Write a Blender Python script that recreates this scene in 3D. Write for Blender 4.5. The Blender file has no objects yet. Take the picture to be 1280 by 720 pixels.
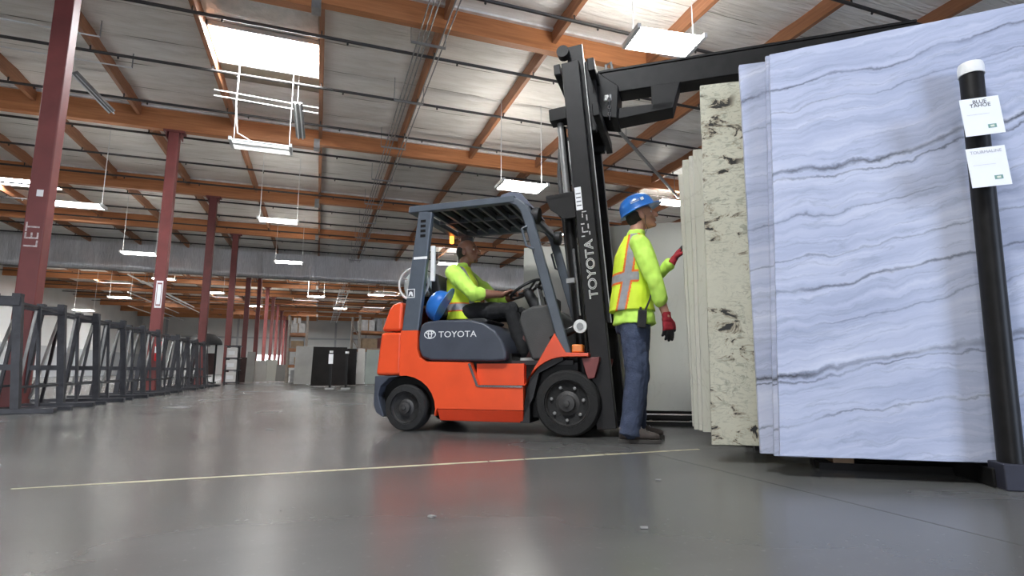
import bpy, bmesh, math, random
from mathutils import Vector, Matrix, noise
import numpy as np
random.seed(7)
SC = bpy.context.scene
COL = SC.collection
PI = math.pi

# ------------------------------------------------------------------ camera, world, light, exposure
CH, F = 0.52, 680.0
YAW, PITCH = math.radians(19.5), math.radians(8.6)
cam = bpy.data.objects.new('camera', bpy.data.cameras.new('camera'))
COL.objects.link(cam)
cam.location = (0, 0, CH)
cam.rotation_euler = (PI / 2 + PITCH, 0, -YAW)
cam.data.sensor_width = 36
cam.data.lens = 36 * F / 1280
cam.data.clip_end = 300
cam.data.clip_start = .05
SC.camera = cam

world = bpy.data.worlds.new('world')
SC.world = world
world.use_nodes = True
bg = world.node_tree.nodes['Background']
bg.inputs[0].default_value = (.62, .76, 1, 1)
bg.inputs[1].default_value = 1.0

SC.view_settings.view_transform = 'Standard'
SC.view_settings.look = 'None'
SC.view_settings.gamma = 1
SC.view_settings.use_curve_mapping = False
SC.view_settings.exposure = 0.36


def area(name, loc, target, sx, sy, power, color):
    l = bpy.data.lights.new(name, 'AREA')
    l.shape = 'RECTANGLE'
    l.size, l.size_y, l.energy, l.color = sx, sy, power, color
    o = bpy.data.objects.new(name, l)
    COL.objects.link(o)
    o.location = loc
    o.rotation_euler = (Vector(target) - Vector(loc)).to_track_quat('-Z', 'Y').to_euler()
    return o


# daylight by the open loading door behind the camera; second lamp added for light
area('loading_door_daylight', (7.2, -9.7, 2.3), (4.5, 3, 1.8), 3.4, 4.2, 830, (.66, .77, 1.0))
area('added_daylight_far', (-9.5, -9.7, 2.3), (-9.5, 5, 2.1), 5.4, 4.2, 450, (.9, .93, 1.0))

# ------------------------------------------------------------------ pixel to world
FWD = Vector((math.sin(YAW) * math.cos(PITCH), math.cos(YAW) * math.cos(PITCH), math.sin(PITCH)))
RGT = Vector((math.cos(YAW), -math.sin(YAW), 0))
UPV = RGT.cross(FWD)
CAM = Vector((0, 0, CH))


def ray(x, y): return RGT * ((x - 640) / F) - UPV * ((y - 360) / F) + FWD
def at_z(x, y, z=0):
    d = ray(x, y); return CAM + d * ((z - CH) / d.z)
def at_y(x, y, Y):
    d = ray(x, y); return CAM + d * (Y / d.y)
def at_depth(x, y, dep): return CAM + ray(x, y) * dep


# ------------------------------------------------------------------ materials
MATS = {}


def nodes(m):
    m.use_nodes = True
    return m.node_tree, m.node_tree.nodes['Principled BSDF']


def mat(name, col, rough=.6, metal=0, var=.12, scale=6, bump=0, bscale=40, emit=None, estr=0, spec=None, stretch=None):
    if name in MATS: return MATS[name]
    m = bpy.data.materials.new(name)
    nt, b = nodes(m)
    N, L = nt.nodes, nt.links
    b.inputs['Roughness'].default_value = rough
    b.inputs['Metallic'].default_value = metal
    if spec is not None: b.inputs['Specular IOR Level'].default_value = spec
    tc = N.new('ShaderNodeTexCoord')
    src = tc.outputs['Object']
    if stretch:
        mp = N.new('ShaderNodeMapping'); mp.inputs['Scale'].default_value = stretch
        L.new(src, mp.inputs[0]); src = mp.outputs[0]
    if var > 0:
        n = N.new('ShaderNodeTexNoise'); n.inputs['Scale'].default_value = scale; n.inputs['Detail'].default_value = 5
        L.new(src, n.inputs['Vector'])
        r = N.new('ShaderNodeValToRGB')
        r.color_ramp.elements[0].position = .3; r.color_ramp.elements[1].position = .7
        r.color_ramp.elements[0].color = (*[c * (1 - var) for c in col], 1)
        r.color_ramp.elements[1].color = (*[min(1, c * (1 + var)) for c in col], 1)
        L.new(n.outputs['Fac'], r.inputs[0]); L.new(r.outputs[0], b.inputs['Base Color'])
    else:
        b.inputs['Base Color'].default_value = (*col, 1)
    if bump:
        n2 = N.new('ShaderNodeTexNoise'); n2.inputs['Scale'].default_value = bscale; n2.inputs['Detail'].default_value = 4
        L.new(src, n2.inputs['Vector'])
        bp = N.new('ShaderNodeBump'); bp.inputs['Strength'].default_value = bump; bp.inputs['Distance'].default_value = .02
        L.new(n2.outputs['Fac'], bp.inputs['Height']); L.new(bp.outputs[0], b.inputs['Normal'])
    if emit:
        b.inputs['Emission Color'].default_value = (*emit, 1); b.inputs['Emission Strength'].default_value = estr
    MATS[name] = m
    return m


class NB:
    """small helper to wire shader nodes"""
    def __init__(s, name):
        s.m = bpy.data.materials.new(name); s.nt, s.b = nodes(s.m); s.N, s.L = s.nt.nodes, s.nt.links
        s.tc = s.N.new('ShaderNodeTexCoord'); MATS[name] = s.m
    def mapv(s, scale=(1, 1, 1), rot=(0, 0, 0), loc=(0, 0, 0), src=None):
        n = s.N.new('ShaderNodeMapping'); n.inputs['Scale'].default_value = scale; n.inputs['Rotation'].default_value = rot; n.inputs['Location'].default_value = loc
        s.L.new(src or s.tc.outputs['Object'], n.inputs[0]); return n.outputs[0]
    def noise(s, vec, scale, detail=5, dist=0, rough=.5):
        n = s.N.new('ShaderNodeTexNoise'); n.inputs['Scale'].default_value = scale; n.inputs['Detail'].default_value = detail
        n.inputs['Distortion'].default_value = dist; n.inputs['Roughness'].default_value = rough
        s.L.new(vec, n.inputs['Vector']); return n.outputs['Fac']
    def math(s, op, a, b=None, c=None):
        n = s.N.new('ShaderNodeMath'); n.operation = op
        for i, v in enumerate((a, b, c)):
            if v is None: continue
            if isinstance(v, (int, float)): n.inputs[i].default_value = v
            else: s.L.new(v, n.inputs[i])
        return n.outputs[0]
    def ramp(s, fac, stops):
        n = s.N.new('ShaderNodeValToRGB'); e = n.color_ramp.elements
        while len(e) < len(stops): e.new(.5)
        for k, (p, c) in enumerate(stops):
            e[k].position = p; e[k].color = (*c, 1) if not isinstance(c, (int, float)) else (c, c, c, 1)
        s.L.new(fac, n.inputs[0]); return n.outputs[0]
    def mix(s, fac, a, b, mode='MIX'):
        n = s.N.new('ShaderNodeMix'); n.data_type = 'RGBA'; n.blend_type = mode
        for i, v in ((0, fac), (6, a), (7, b)):
            if isinstance(v, (int, float)): n.inputs[i].default_value = v
            elif isinstance(v, tuple): n.inputs[i].default_value = (*v, 1)
            else: s.L.new(v, n.inputs[i])
        return n.outputs[2]
    def vein(s, vec, scale, width, detail=4, dist=0):
        """dark line mask along the middle level of a noise"""
        f = s.noise(vec, scale, detail, dist)
        d = s.math('ABSOLUTE', s.math('SUBTRACT', f, .5))
        return s.ramp(d, [(0, 1.0), (width, 0.0)])
    def out(s, col, rough=.3, bumpf=None, bstr=.1, bdist=.01):
        s.L.new(col, s.b.inputs['Base Color'])
        if isinstance(rough, (int, float)): s.b.inputs['Roughness'].default_value = rough
        else: s.L.new(rough, s.b.inputs['Roughness'])
        if bumpf is not None:
            bp = s.N.new('ShaderNodeBump'); bp.inputs['Strength'].default_value = bstr; bp.inputs['Distance'].default_value = bdist
            s.L.new(bumpf, bp.inputs['Height']); s.L.new(bp.outputs[0], s.b.inputs['Normal'])
        return s.m


def m_concrete():
    k = NB('polished_concrete')
    v = k.mapv()
    a = k.noise(v, .28, 3, .3, .5); b = k.noise(v, .9, 4, .4, .5); c = k.noise(v, 45, 4)
    st = k.noise(k.mapv((.35, 1.8, 1), (0, 0, .15)), 1.0, 3, .3)
    base = k.ramp(a, [(.3, (.075, .074, .070)), (.7, (.13, .128, .122))])
    base = k.mix(.4, base, k.ramp(b, [(.25, (.068, .067, .065)), (.75, (.142, .14, .135))]))
    base = k.mix(k.ramp(st, [(.42, 0.0), (.75, .55)]), base, (.06, .059, .056))
    base = k.mix(k.ramp(c, [(.62, 0.0), (.85, .22)]), base, (.24, .24, .23))
    r = k.ramp(b, [(.2, .20), (.8, .30)])
    k.b.inputs['Specular IOR Level'].default_value = .30
    return k.out(base, r)


def m_blue(seed=0, name='blue_quartzite'):
    k = NB(name)
    sep = k.N.new('ShaderNodeSeparateXYZ'); k.L.new(k.tc.outputs['Object'], sep.inputs[0])
    x, z = sep.outputs[0], sep.outputs[2]
    v0 = k.mapv((1, 1, 1), (0, 0, 0), (seed, 0, seed * 2))
    big = k.math('MULTIPLY', k.math('SUBTRACT', k.noise(v0, .9, 3), .5), .34)
    med = k.math('MULTIPLY', k.math('SUBTRACT', k.noise(v0, 7, 7, 0, .65), .5), .085)
    lev = k.math('ADD', k.math('ADD', k.math('SUBTRACT', z, k.math('MULTIPLY', x, .20)), big), med)
    comb = k.N.new('ShaderNodeCombineXYZ'); k.L.new(x, comb.inputs[0]); k.L.new(lev, comb.inputs[2]); comb.inputs[1].default_value = seed
    cv_ = comb.outputs[0]
    soft = k.noise(k.mapv((.45, 1, 1.6), src=cv_), 1.6, 5, .2)
    base = k.ramp(soft, [(.3, (.29, .325, .44)), (.5, (.43, .465, .585)), (.7, (.59, .615, .71))])
    streak = k.noise(k.mapv((.5, 1, 9), src=cv_), 2.4, 8, .2, .62)
    base = k.mix(.55, base, k.ramp(streak, [(.28, (.25, .285, .40)), (.5, (.44, .475, .60)), (.72, (.67, .685, .76))]))
    wisp = k.math('ABSOLUTE', k.math('SUBTRACT', k.noise(k.mapv((.55, 1, 5.5), (0, 0, 0), (3, 0, seed), src=cv_), 1.9, 7, .3), .5))
    base = k.mix(k.ramp(wisp, [(0, .38), (.018, 0.0)]), base, (.25, .28, .36))
    gate = k.ramp(k.noise(k.mapv((1.6, 1, 3), (0, 0, 0), (5, 0, 1), src=cv_), 1.5, 3), [(.36, .15), (.58, 1.0)])
    for c_, w_, st_ in ((1.93, .010, .8), (1.78, .006, .5), (1.42, .015, 1.0), (1.38, .008, .8), (1.19, .006, .6), (.97, .007, .55), (.80, .012, .75), (.62, .006, .5), (.37, .018, 1.0), (.34, .008, .8), (.12, .008, .6)):
        d_ = k.math('ABSOLUTE', k.math('SUBTRACT', lev, c_))
        mk = k.ramp(d_, [(0, st_), (w_ * .35, st_ * .7), (w_, 0.0)])
        base = k.mix(k.math('MULTIPLY', mk, gate), base, (.05, .056, .07))
    return k.out(base, .32)


def m_beige():
    k = NB('cream_granite')
    v = k.mapv()
    base = k.ramp(k.noise(v, 2.2, 5, .5), [(.3, (.47, .455, .35)), (.7, (.60, .585, .47))])
    fl = k.noise(k.mapv((1, 1, 2.2), (0, .5, 0)), 14, 8, 1.6, .65)
    fg = k.ramp(k.noise(v, 1.6, 3), [(.36, .1), (.54, .9)])
    base = k.mix(k.math('MULTIPLY', k.ramp(fl, [(.52, 0.0), (.62, 1.0)]), fg), base, (.28, .28, .22))
    v2 = k.vein(k.mapv((1, 1, 1.8), (0, .4, 0)), 7, .02, 7, 2.2)
    base = k.mix(k.math('MULTIPLY', v2, k.math('MULTIPLY', fg, .8)), base, (.30, .30, .24))
    bl = k.noise(k.mapv((1, 1, 1.6), (0, -.35, 0), (4.3, 0, 1.7)), 6.5, 7, 1.2, .66)
    bg_ = k.ramp(k.noise(k.mapv((1, 1, 1.3), (0, 0, 0), (7.1, 0, 2.2)), 2.3, 2), [(.51, 0.0), (.57, 1.0)])
    base = k.mix(k.math('MULTIPLY', k.ramp(bl, [(.52, 0.0), (.60, .9)]), bg_), base, (.22, .16, .10))
    base = k.mix(k.math('MULTIPLY', k.ramp(bl, [(.575, 0.0), (.60, 1.0)]), bg_), base, (.022, .022, .02))
    return k.out(base, .35)


def m_pale(name, c0, c1, dark):
    k = NB(name)
    v = k.mapv((1.2, 1, .5))
    base = k.ramp(k.noise(v, 2, 6, .6), [(.3, c0), (.7, c1)])
    base = k.mix(k.math('MULTIPLY', k.vein(v, 3, .012, 7, 1.5), .4), base, dark)
    return k.out(base, .35)


def m_wood(name, c0, c1, axis):
    k = NB(name)
    s = [9, 9, 9]; s[axis] = .5
    a = k.noise(k.mapv(tuple(s)), 2.2, 6, .8)
    s2 = [.6, .6, 12]; 
    b = k.noise(k.mapv((.35, .35, 7)), 2, 3)
    base = k.ramp(a, [(.3, c0), (.7, c1)])
    base = k.mix(.3, base, k.ramp(b, [(.35, c0), (.65, c1)]))
    return k.out(base, .55, a, .12)


def m_foil():
    k = NB('foil_insulation')
    a = k.noise(k.mapv((.5, 2.4, 1)), 1.6, 6, .6)
    w = k.noise(k.mapv((.35, 5, 1)), 2.2, 6, 1.2)
    base = k.ramp(a, [(.28, (.72, .67, .60)), (.5, (.86, .82, .76)), (.72, (.93, .90, .86))])
    ln = k.noise(k.mapv((.3, 14, 1)), 1.5, 3, .4)
    base = k.mix(k.ramp(ln, [(.60, 0.0), (.72, .28)]), base, (.40, .37, .33))
    return k.out(base, .36, w, .9, .06)


def m_stripes_foil():
    k = NB('curtain_foil')
    a = k.noise(k.mapv((6, 1, .7)), 2.5, 5, 1.5)
    base = k.ramp(a, [(.3, (.60, .60, .60)), (.7, (.80, .80, .80))])
    k.b.inputs['Metallic'].default_value = .5
    return k.out(base, .38, a, .6, .05)


CONC = m_concrete()
FOIL = m_foil()
CURT = m_stripes_foil()
GLULAM = m_wood('glulam', (.36, .13, .045), (.56, .23, .085), 0)
PURL = m_wood('purlin_wood', (.27, .11, .05), (.42, .19, .09), 1)
BLUE = m_blue(0); BLUE2 = m_blue(6, 'blue_quartzite_second')
BEIGE = m_beige()
PALE = m_pale('pale_marble', (.46, .44, .36), (.58, .56, .48), (.33, .31, .26))
PALE2 = m_pale('pale_marble_greenish', (.44, .43, .35), (.55, .54, .45), (.35, .33, .25))
WHITE_SLAB = m_pale('off_white_stone', (.50, .495, .44), (.55, .545, .49), (.46, .455, .40))
RED_COL = mat('oxide_red_paint', (.17, .040, .036), .5, 0, .15, 3)
PIPE = mat('dark_pipe', (.035, .03, .028), .5, .2, .2, 5)
WHITE_PAINT = mat('white_enamel', (.75, .75, .73), .4, 0, .05)
WALLM = mat('painted_wall', (.62, .62, .60), .8, 0, .05, .7)
WALLG = mat('painted_wall_grey', (.40, .41, .42), .8, 0, .05, .7)
RACK = mat('rack_black_steel', (.045, .045, .05), .45, .3, .25, 8)
ORANGE = mat('forklift_orange', (.80, .085, .022), .32, 0, .08, 4)
NAVY = mat('forklift_dark_grey', (.055, .062, .08), .38, 0, .12, 6)
GUARD = mat('guard_grey', (.085, .10, .12), .40, .1, .12, 8)
BLACK = mat('black_steel', (.010, .0095, .009), .45, 0, .3, 12, spec=.2)
BLACKP = mat('black_plastic', (.02, .02, .021), .55, 0, .2, 15)
DKGREY = mat('dark_grey_plastic', (.06, .06, .058), .6, 0, .12, 9, .15, 120)
RUBBER = mat('tyre_rubber', (.012, .0115, .011), .75, 0, .3, 20, .3, 60)
RIM = mat('wheel_steel', (.055, .052, .05), .5, .3, .25, 14)
CHROME = mat('bright_steel', (.6, .6, .6), .22, 1, .05)
STEEL = mat('grey_steel', (.30, .30, .29), .45, .6, .15, 10)
LPG = mat('tank_grey', (.42, .45, .44), .45, .2, .08)
AMBER = mat('amber_lens', (.75, .22, .03), .3, 0, .1, 30)
WHITE = mat('white_print', (.80, .80, .78), .5, 0, 0)
INK = mat('dark_ink', (.06, .06, .07), .6, 0, 0)
PAPER = mat('paper_tag', (.86, .87, .88), .6, 0, .03)
HIVIS = mat('hi_vis_shirt', (.58, .90, .13), .75, 0, .10, 9)
HIVIS2 = mat('hi_vis_vest', (.74, .95, .05), .7, 0, .08, 7)
SILVER = mat('reflective_silver', (.33, .33, .34), .45, 0, .1, 30)
ORSTR = mat('orange_trim', (.90, .20, .03), .6, 0, .1, 30)
JEANS = mat('blue_denim', (.05, .066, .115), .85, 0, .3, 9, .3, 90)
BLACKCL = mat('black_cloth', (.012, .012, .013), .85, 0, .3, 10)
SKIN = mat('skin_light', (.52, .27, .19), .5, 0, .1, 12)
SKIN2 = mat('skin_brown', (.27, .125, .08), .45, 0, .12, 12)
HAIR = mat('dark_hair', (.02, .016, .013), .7, 0, .3, 60, .4, 150)
HATB = mat('blue_hard_hat', (.022, .14, .46), .28, 0, .06, 6)
GLOVE = mat('red_glove_knit', (.33, .018, .03), .8, 0, .2, 40)
GLOVEB = mat('black_glove_palm', (.02, .02, .022), .7, 0, .2, 40)
BOOT = mat('dark_boot', (.055, .042, .036), .65, 0, .25, 15)
SOLE = mat('sole', (.05, .045, .04), .8, 0, .2, 20)
YLINE = mat('worn_yellow_paint', (.44, .385, .25), .5, 0, .35, 9)
LAMPON = mat('lamp_lit', (.9, .9, .9), .5, 0, 0, emit=(1, .97, .92), estr=78)
LAMPDIM = mat('lamp_diffuser', (.80, .80, .78), .5, 0, 0, emit=(1, .98, .95), estr=44)
SKYL = mat('skylight_pane', (.9, .9, .9), .5, 0, 0, emit=(.93, .97, 1), estr=60)
DAYDOOR = mat('daylight_opening', (.9, .9, .9), .5, 0, 0, emit=(.9, .95, 1), estr=5)
TAIL = mat('tail_lamp_lit', (.9, .2, .03), .4, 0, 0, emit=(1, .25, .03), estr=5)


# ------------------------------------------------------------------ mesh helpers
class MB:
    def __init__(s, M=None): s.v, s.f, s.M = [], [], M
    def add(s, vs, fs):
        o = len(s.v)
        s.v += [tuple(s.M @ Vector(v)) if s.M else tuple(v) for v in vs]
        s.f += [tuple(i + o for i in f) for f in fs]
        return s
    def box(s, x0, x1, y0, y1, z0, z1):
        return s.add([(x, y, z) for z in (z0, z1) for y in (y0, y1) for x in (x0, x1)],
                     [(0, 2, 3, 1), (4, 5, 7, 6), (0, 1, 5, 4), (2, 6, 7, 3), (0, 4, 6, 2), (1, 3, 7, 5)])
    def prism(s, poly, y0, y1):
        """polygon in x,z extruded along y"""
        a = sum(p[0] * q[1] - q[0] * p[1] for p, q in zip(poly, poly[1:] + poly[:1]))
        if a < 0: poly = poly[::-1]
        n = len(poly)
        vs = [(p[0], y0, p[1]) for p in poly] + [(p[0], y1, p[1]) for p in poly]
        fs = [tuple(range(n)), tuple(range(2 * n - 1, n - 1, -1))]
        fs += [(i, n + i, n + (i + 1) % n, (i + 1) % n) for i in range(n)]
        return s.add(vs, fs)
    def tube(s, pts, r, n=10, cap=True, closed=False):
        pts = [Vector(p) for p in pts]
        rs = r if isinstance(r, (list, tuple)) else [r] * len(pts)
        vs, fs, m = [], [], len(pts)
        ref = None
        for i, p in enumerate(pts):
            if closed: t = pts[(i + 1) % m] - pts[i - 1]
            else: t = pts[min(i + 1, m - 1)] - pts[max(i - 1, 0)]
            t.normalize()
            if ref is None:
                ref = Vector((0, 0, 1)) if abs(t.z) < .9 else Vector((1, 0, 0))
            u = ref - t * ref.dot(t); u.normalize(); ref = u
            w = t.cross(u)
            rr = rs[i]
            ra, rb = rr if isinstance(rr, (tuple, list)) else (rr, rr)
            vs += [p + u * (ra * math.cos(2 * PI * k / n)) + w * (rb * math.sin(2 * PI * k / n)) for k in range(n)]
        for i in range(m if closed else m - 1):
            j = (i + 1) % m
            fs += [(i * n + k, i * n + (k + 1) % n, j * n + (k + 1) % n, j * n + k) for k in range(n)]
        if cap and not closed:
            fs += [tuple(range(n - 1, -1, -1)), tuple((m - 1) * n + k for k in range(n))]
        return s.add(vs, fs)
    def cyl(s, a, b, r, n=14): return s.tube([a, b], r, n)
    def bar(s, a, b, w, h, up=(0, 0, 1)):
        a, b = Vector(a), Vector(b); t = (b - a).normalized(); up = Vector(up)
        sd = t.cross(up)
        if sd.length < 1e-4: sd = t.cross(Vector((1, 0, 0)))
        sd.normalize(); u = sd.cross(t)
        vs = [p + sd * (sx * w / 2) + u * (sz * h / 2) for p in (a, b) for sx, sz in ((-1, -1), (1, -1), (1, 1), (-1, 1))]
        return s.add(vs, [(3, 2, 1, 0), (4, 5, 6, 7)] + [(k, (k + 1) % 4, 4 + (k + 1) % 4, 4 + k) for k in range(4)])
    def lathe(s, prof, c, axis, n=32):
        """prof: (radius, height along axis)"""
        c, ax = Vector(c), Vector(axis).normalized()
        u = ax.orthogonal().normalized(); w = ax.cross(u)
        vs, fs, m = [], [], len(prof)
        for r, hh in prof:
            vs += [c + ax * hh + (u * math.cos(2 * PI * k / n) + w * math.sin(2 * PI * k / n)) * max(r, 1e-4) for k in range(n)]
        for i in range(m - 1):
            fs += [(i * n + k, i * n + (k + 1) % n, (i + 1) * n + (k + 1) % n, (i + 1) * n + k) for k in range(n)]
        fs += [tuple(range(n - 1, -1, -1)), tuple((m - 1) * n + k for k in range(n))]
        return s.add(vs, fs)
    def ball(s, c, r, nu=16, nv=10, R=None):
        rx, ry, rz = (r, r, r) if isinstance(r, (int, float)) else r
        c = Vector(c); vs, fs = [], []
        for j in range(1, nv):
            a = PI * j / nv
            for i in range(nu):
                b = 2 * PI * i / nu
                p = Vector((rx * math.sin(a) * math.cos(b), ry * math.sin(a) * math.sin(b), rz * math.cos(a)))
                vs.append(c + (R @ p if R else p))
        top, bot = Vector((0, 0, rz)), Vector((0, 0, -rz))
        vs += [c + (R @ top if R else top), c + (R @ bot if R else bot)]
        T, Bm = len(vs) - 2, len(vs) - 1
        for j in range(nv - 2):
            fs += [(j * nu + i, (j + 1) * nu + i, (j + 1) * nu + (i + 1) % nu, j * nu + (i + 1) % nu) for i in range(nu)]
        fs += [(T, i, (i + 1) % nu) for i in range(nu)]
        o = (nv - 2) * nu
        fs += [(Bm, o + (i + 1) % nu, o + i) for i in range(nu)]
        return s.add(vs, fs)
    def loft(s, rings, n=20, power=2.0):
        """rings: (center, vec_a, vec_b)"""
        vs, fs, m = [], [], len(rings)
        e = 2.0 / power
        for c, a, b in rings:
            c, a, b = Vector(c), Vector(a), Vector(b)
            for k in range(n):
                t = 2 * PI * k / n
                ct, st = math.cos(t), math.sin(t)
                vs.append(c + a * (math.copysign(abs(ct) ** e, ct)) + b * (math.copysign(abs(st) ** e, st)))
        for i in range(m - 1):
            fs += [(i * n + k, i * n + (k + 1) % n, (i + 1) * n + (k + 1) % n, (i + 1) * n + k) for k in range(n)]
        fs += [tuple(range(n - 1, -1, -1)), tuple((m - 1) * n + k for k in range(n))]
        return s.add(vs, fs)
    def mesh(s, name, fix=True):
        me = bpy.data.meshes.new(name)
        me.from_pydata(s.v, [], s.f)
        if fix:
            bm = bmesh.new(); bm.from_mesh(me)
            bmesh.ops.recalc_face_normals(bm, faces=bm.faces)
            bm.to_mesh(me); bm.free()
        return me
    def build(s, name, m, parent=None, bevel=0, seg=2, smooth=False, fix=True):
        return link(name, s.mesh(name, fix), m, parent, bevel, seg, smooth)


def link(name, me, m, parent=None, bevel=0, seg=2, smooth=False):
    o = bpy.data.objects.new(name, me)
    COL.objects.link(o)
    if m is not None and not me.materials: me.materials.append(m)
    if parent is not None: o.parent = parent
    if smooth or bevel:
        for p in me.polygons: p.use_smooth = True
        if hasattr(me, 'set_sharp_from_angle') and not bevel: me.set_sharp_from_angle(angle=math.radians(40))
    if bevel:
        b = o.modifiers.new('bevel', 'BEVEL'); b.width = bevel; b.segments = seg; b.limit_method = 'ANGLE'; b.angle_limit = math.radians(28)
        b.harden_normals = True
    return o


def tag(o, label, cat=None, group=None, kind=None):
    o['label'] = label
    if cat: o['category'] = cat
    if group: o['group'] = group
    if kind: o['kind'] = kind
    return o


def struct(o, label=None):
    o['kind'] = 'structure'
    if label: o['label'] = label
    return o


def thing(name, loc, rz, label, cat, group=None):
    o = bpy.data.objects.new(name, None); COL.objects.link(o)
    o.location = loc; o.rotation_euler = (0, 0, rz); o.empty_display_size = .2
    return tag(o, label, cat, group)


def dup(root, loc, rz, label, parent=None):
    r = root.copy(); COL.objects.link(r); r.location = loc; r.rotation_euler = (0, 0, rz); r['label'] = label
    for ch in list(root.children):
        c = ch.copy(); COL.objects.link(c); c.parent = r
        for g in list(ch.children):
            d = g.copy(); COL.objects.link(d); d.parent = c
    return r


def text_part(name, txt, size, m, parent, M, outline=0, extrude=.0008, xscale=1, align='LEFT'):
    cu = bpy.data.curves.new(name, 'FONT'); cu.body = txt; cu.size = size; cu.align_x = align
    cu.resolution_u = 3
    if outline: cu.fill_mode = 'NONE'; cu.bevel_depth = outline; cu.bevel_resolution = 0
    else: cu.extrude = extrude
    t = bpy.data.objects.new(name, cu); COL.objects.link(t)
    bpy.context.view_layer.update()
    me = bpy.data.meshes.new_from_object(t.evaluated_get(bpy.context.evaluated_depsgraph_get()))
    bpy.data.objects.remove(t)
    me.materials.clear(); me.materials.append(m)
    me.transform(M @ Matrix.Diagonal((xscale, 1, 1, 1)))
    o = bpy.data.objects.new(name, me); COL.objects.link(o); o.parent = parent
    return o


def basis(o, x, y):
    """matrix with columns x, y, x cross y at origin o"""
    x, y = Vector(x).normalized(), Vector(y).normalized(); z = x.cross(y)
    return Matrix(((x.x, y.x, z.x, o[0]), (x.y, y.y, z.y, o[1]), (x.z, y.z, z.z, o[2]), (0, 0, 0, 1)))


# ------------------------------------------------------------------ the setting
XL, XR, YB, YF = -20.5, 16.0, -10.0, 78.0
DECK = 7.55
fl = MB().box(XL, XR, YB, YF, -.12, -.012).build('floor', mat('joint_filler', (.05, .048, .045), .9))
struct(fl, 'polished grey concrete warehouse floor')
gx = [XL] + [2.02 + 5.95 * k for k in range(-3, 3)] + [XR]
gy = [YB] + [3.11 + 5.95 * k for k in range(-2, 5)] + [YF]
g = .003
for i in range(len(gx) - 1):
    for j in range(len(gy) - 1):
        MB().box(gx[i] + g, gx[i + 1] - g, gy[j] + g, gy[j + 1] - g, -.012, 0).build('concrete_bay', CONC, fl)
# worn yellow line laid along the joint, in short worn lengths
yl = MB()
x = -1.25
while x < 2.42:
    w = random.uniform(.10, .24); hw = random.uniform(.010, .019) if x > -.9 else random.uniform(.004, .010)
    yl.box(x, min(2.42, x + w), 3.11 - hw, 3.11 + hw, .0, .0016)
    x += w + (random.choice([0, 0, .004, .012]))
yl.build('painted_line', YLINE, fl)

ceil = MB().box(XL, XR, YB, YF, DECK + .03, DECK + .25).build('ceiling', mat('plywood_deck', (.3, .26, .2), .8))
struct(ceil, 'warehouse roof deck lined with foil insulation')

BY = [-8.9, -2.8, 3.3, 9.6] + [4.30 + 5.95 * k for k in range(2, 13)]           # beam lines
PX = [-.25 + 2.27 * k for k in range(-8, 8)]            # purlin lines
SKY = {(-2.52, 11.6): 1, (-2.52, -.3): 1, (-11.6, 23.4): 1, (-11.6, 11.7): 1, (-2.52, 41.5): 1, (-9.33, 41.5): 1, (-2.52, 53.4): 1,  # pane over the camera is out of view, added to light the scene
       (-9.33, 53.4): 1, (4.29, 47.4): 1, (4.29, 59.3): 1, (-9.33, 65.2): 1, (-2.52, 65.2): 1, (-16.1, 47.4): 1, (-16.1, 59.3): 1, (11.1, 23.4): 1, (-16.1, 35.5): 1}


def foil_mesh(seed, lx, ly, nx=5, ny=3):
    vs, fs = [], []
    for j in range(ny + 1):
        for i in range(nx + 1):
            u, v = i / nx, j / ny
            sag = .055 * math.sin(PI * v) * (.55 + .45 * math.sin(PI * u)) + .018 * noise.noise((u * 3 + seed * 5, v * 3, seed))
            vs.append((u * lx, v * ly, -sag))
    for j in range(ny):
        for i in range(nx):
            a = j * (nx + 1) + i
            fs.append((a, a + nx + 1, a + nx + 2, a + 1))
    me = bpy.data.meshes.new('insulation_panel'); me.from_pydata(vs, [], fs)
    for p in me.polygons: p.use_smooth = True
    me.materials.append(FOIL)
    return me


PLY = 1.19
variants = [foil_mesh(k, 2.21, PLY - .012) for k in range(6)]


def sky_here(x, y):
    for (sx, sy) in SKY:
        if abs(x - sx) < .3 and sy - (1.6 if sx == -2.52 and sy == 11.6 else .3) < y + PLY / 2 < sy + 1.9: return True
    return False


nrest = MB()
random.seed(3)
for i in range(len(PX) - 1):
    y = 5.0 if PX[i] > -12 else 1e9
    for kk in range(-13, 62):
        y = 4.42 + kk * PLY
        if sky_here(PX[i], y) or y + PLY > YF or y < YB: continue
        vis = -10 < PX[i] < 12.5 and 6.6 < y < 33
        if vis and PX[i] > 5 and y > 26: vis = False
        if vis:
            o = bpy.data.objects.new('insulation_panel', random.choice(variants)); COL.objects.link(o); o.parent = ceil
            o.location = (PX[i] + .03, y, DECK - .0)
        else:
            nrest.box(PX[i] + .03, PX[i] + 2.24, y, y + PLY - .012, DECK - .04, DECK)
o = nrest.build('insulation_panel_far', FOIL, ceil); o['kind'] = 'stuff'

# skylights, including the added pane above the camera
for n, (sx, sy) in enumerate(SKY):
    y0, y1 = sy, sy + (1.4 if n == 0 else 1.6)
    w = struct(MB().box(sx + .06, sx + 2.2, y0, y1, DECK + .0, DECK + .02).build('window_%d' % (n + 1), SKYL), 'bright skylight pane set in the roof')
    fr = MB()
    for a in (sx + .03, sx + 2.2): fr.box(a, a + .05, y0 - .05, y1 + .05, DECK - .10, DECK + .03)
    for a in (y0 - .05, y1): fr.box(sx + .03, sx + 2.25, a, a + .05, DECK - .10, DECK + .03)
    fr.build('window_frame', WHITE_PAINT, w)
    if n == 0:
        sh = foil_mesh(11, 2.13, 1.75, 14, 12)
        sh.materials.clear(); sh.materials.append(mat('plastic_sheet', (.45, .45, .43), .25, 0, .1, 5, .8, 9))
        q = link('plastic_sheet', sh, None, w); q.location = (sx + .06, y0 - 1.82, DECK - .02)

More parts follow.
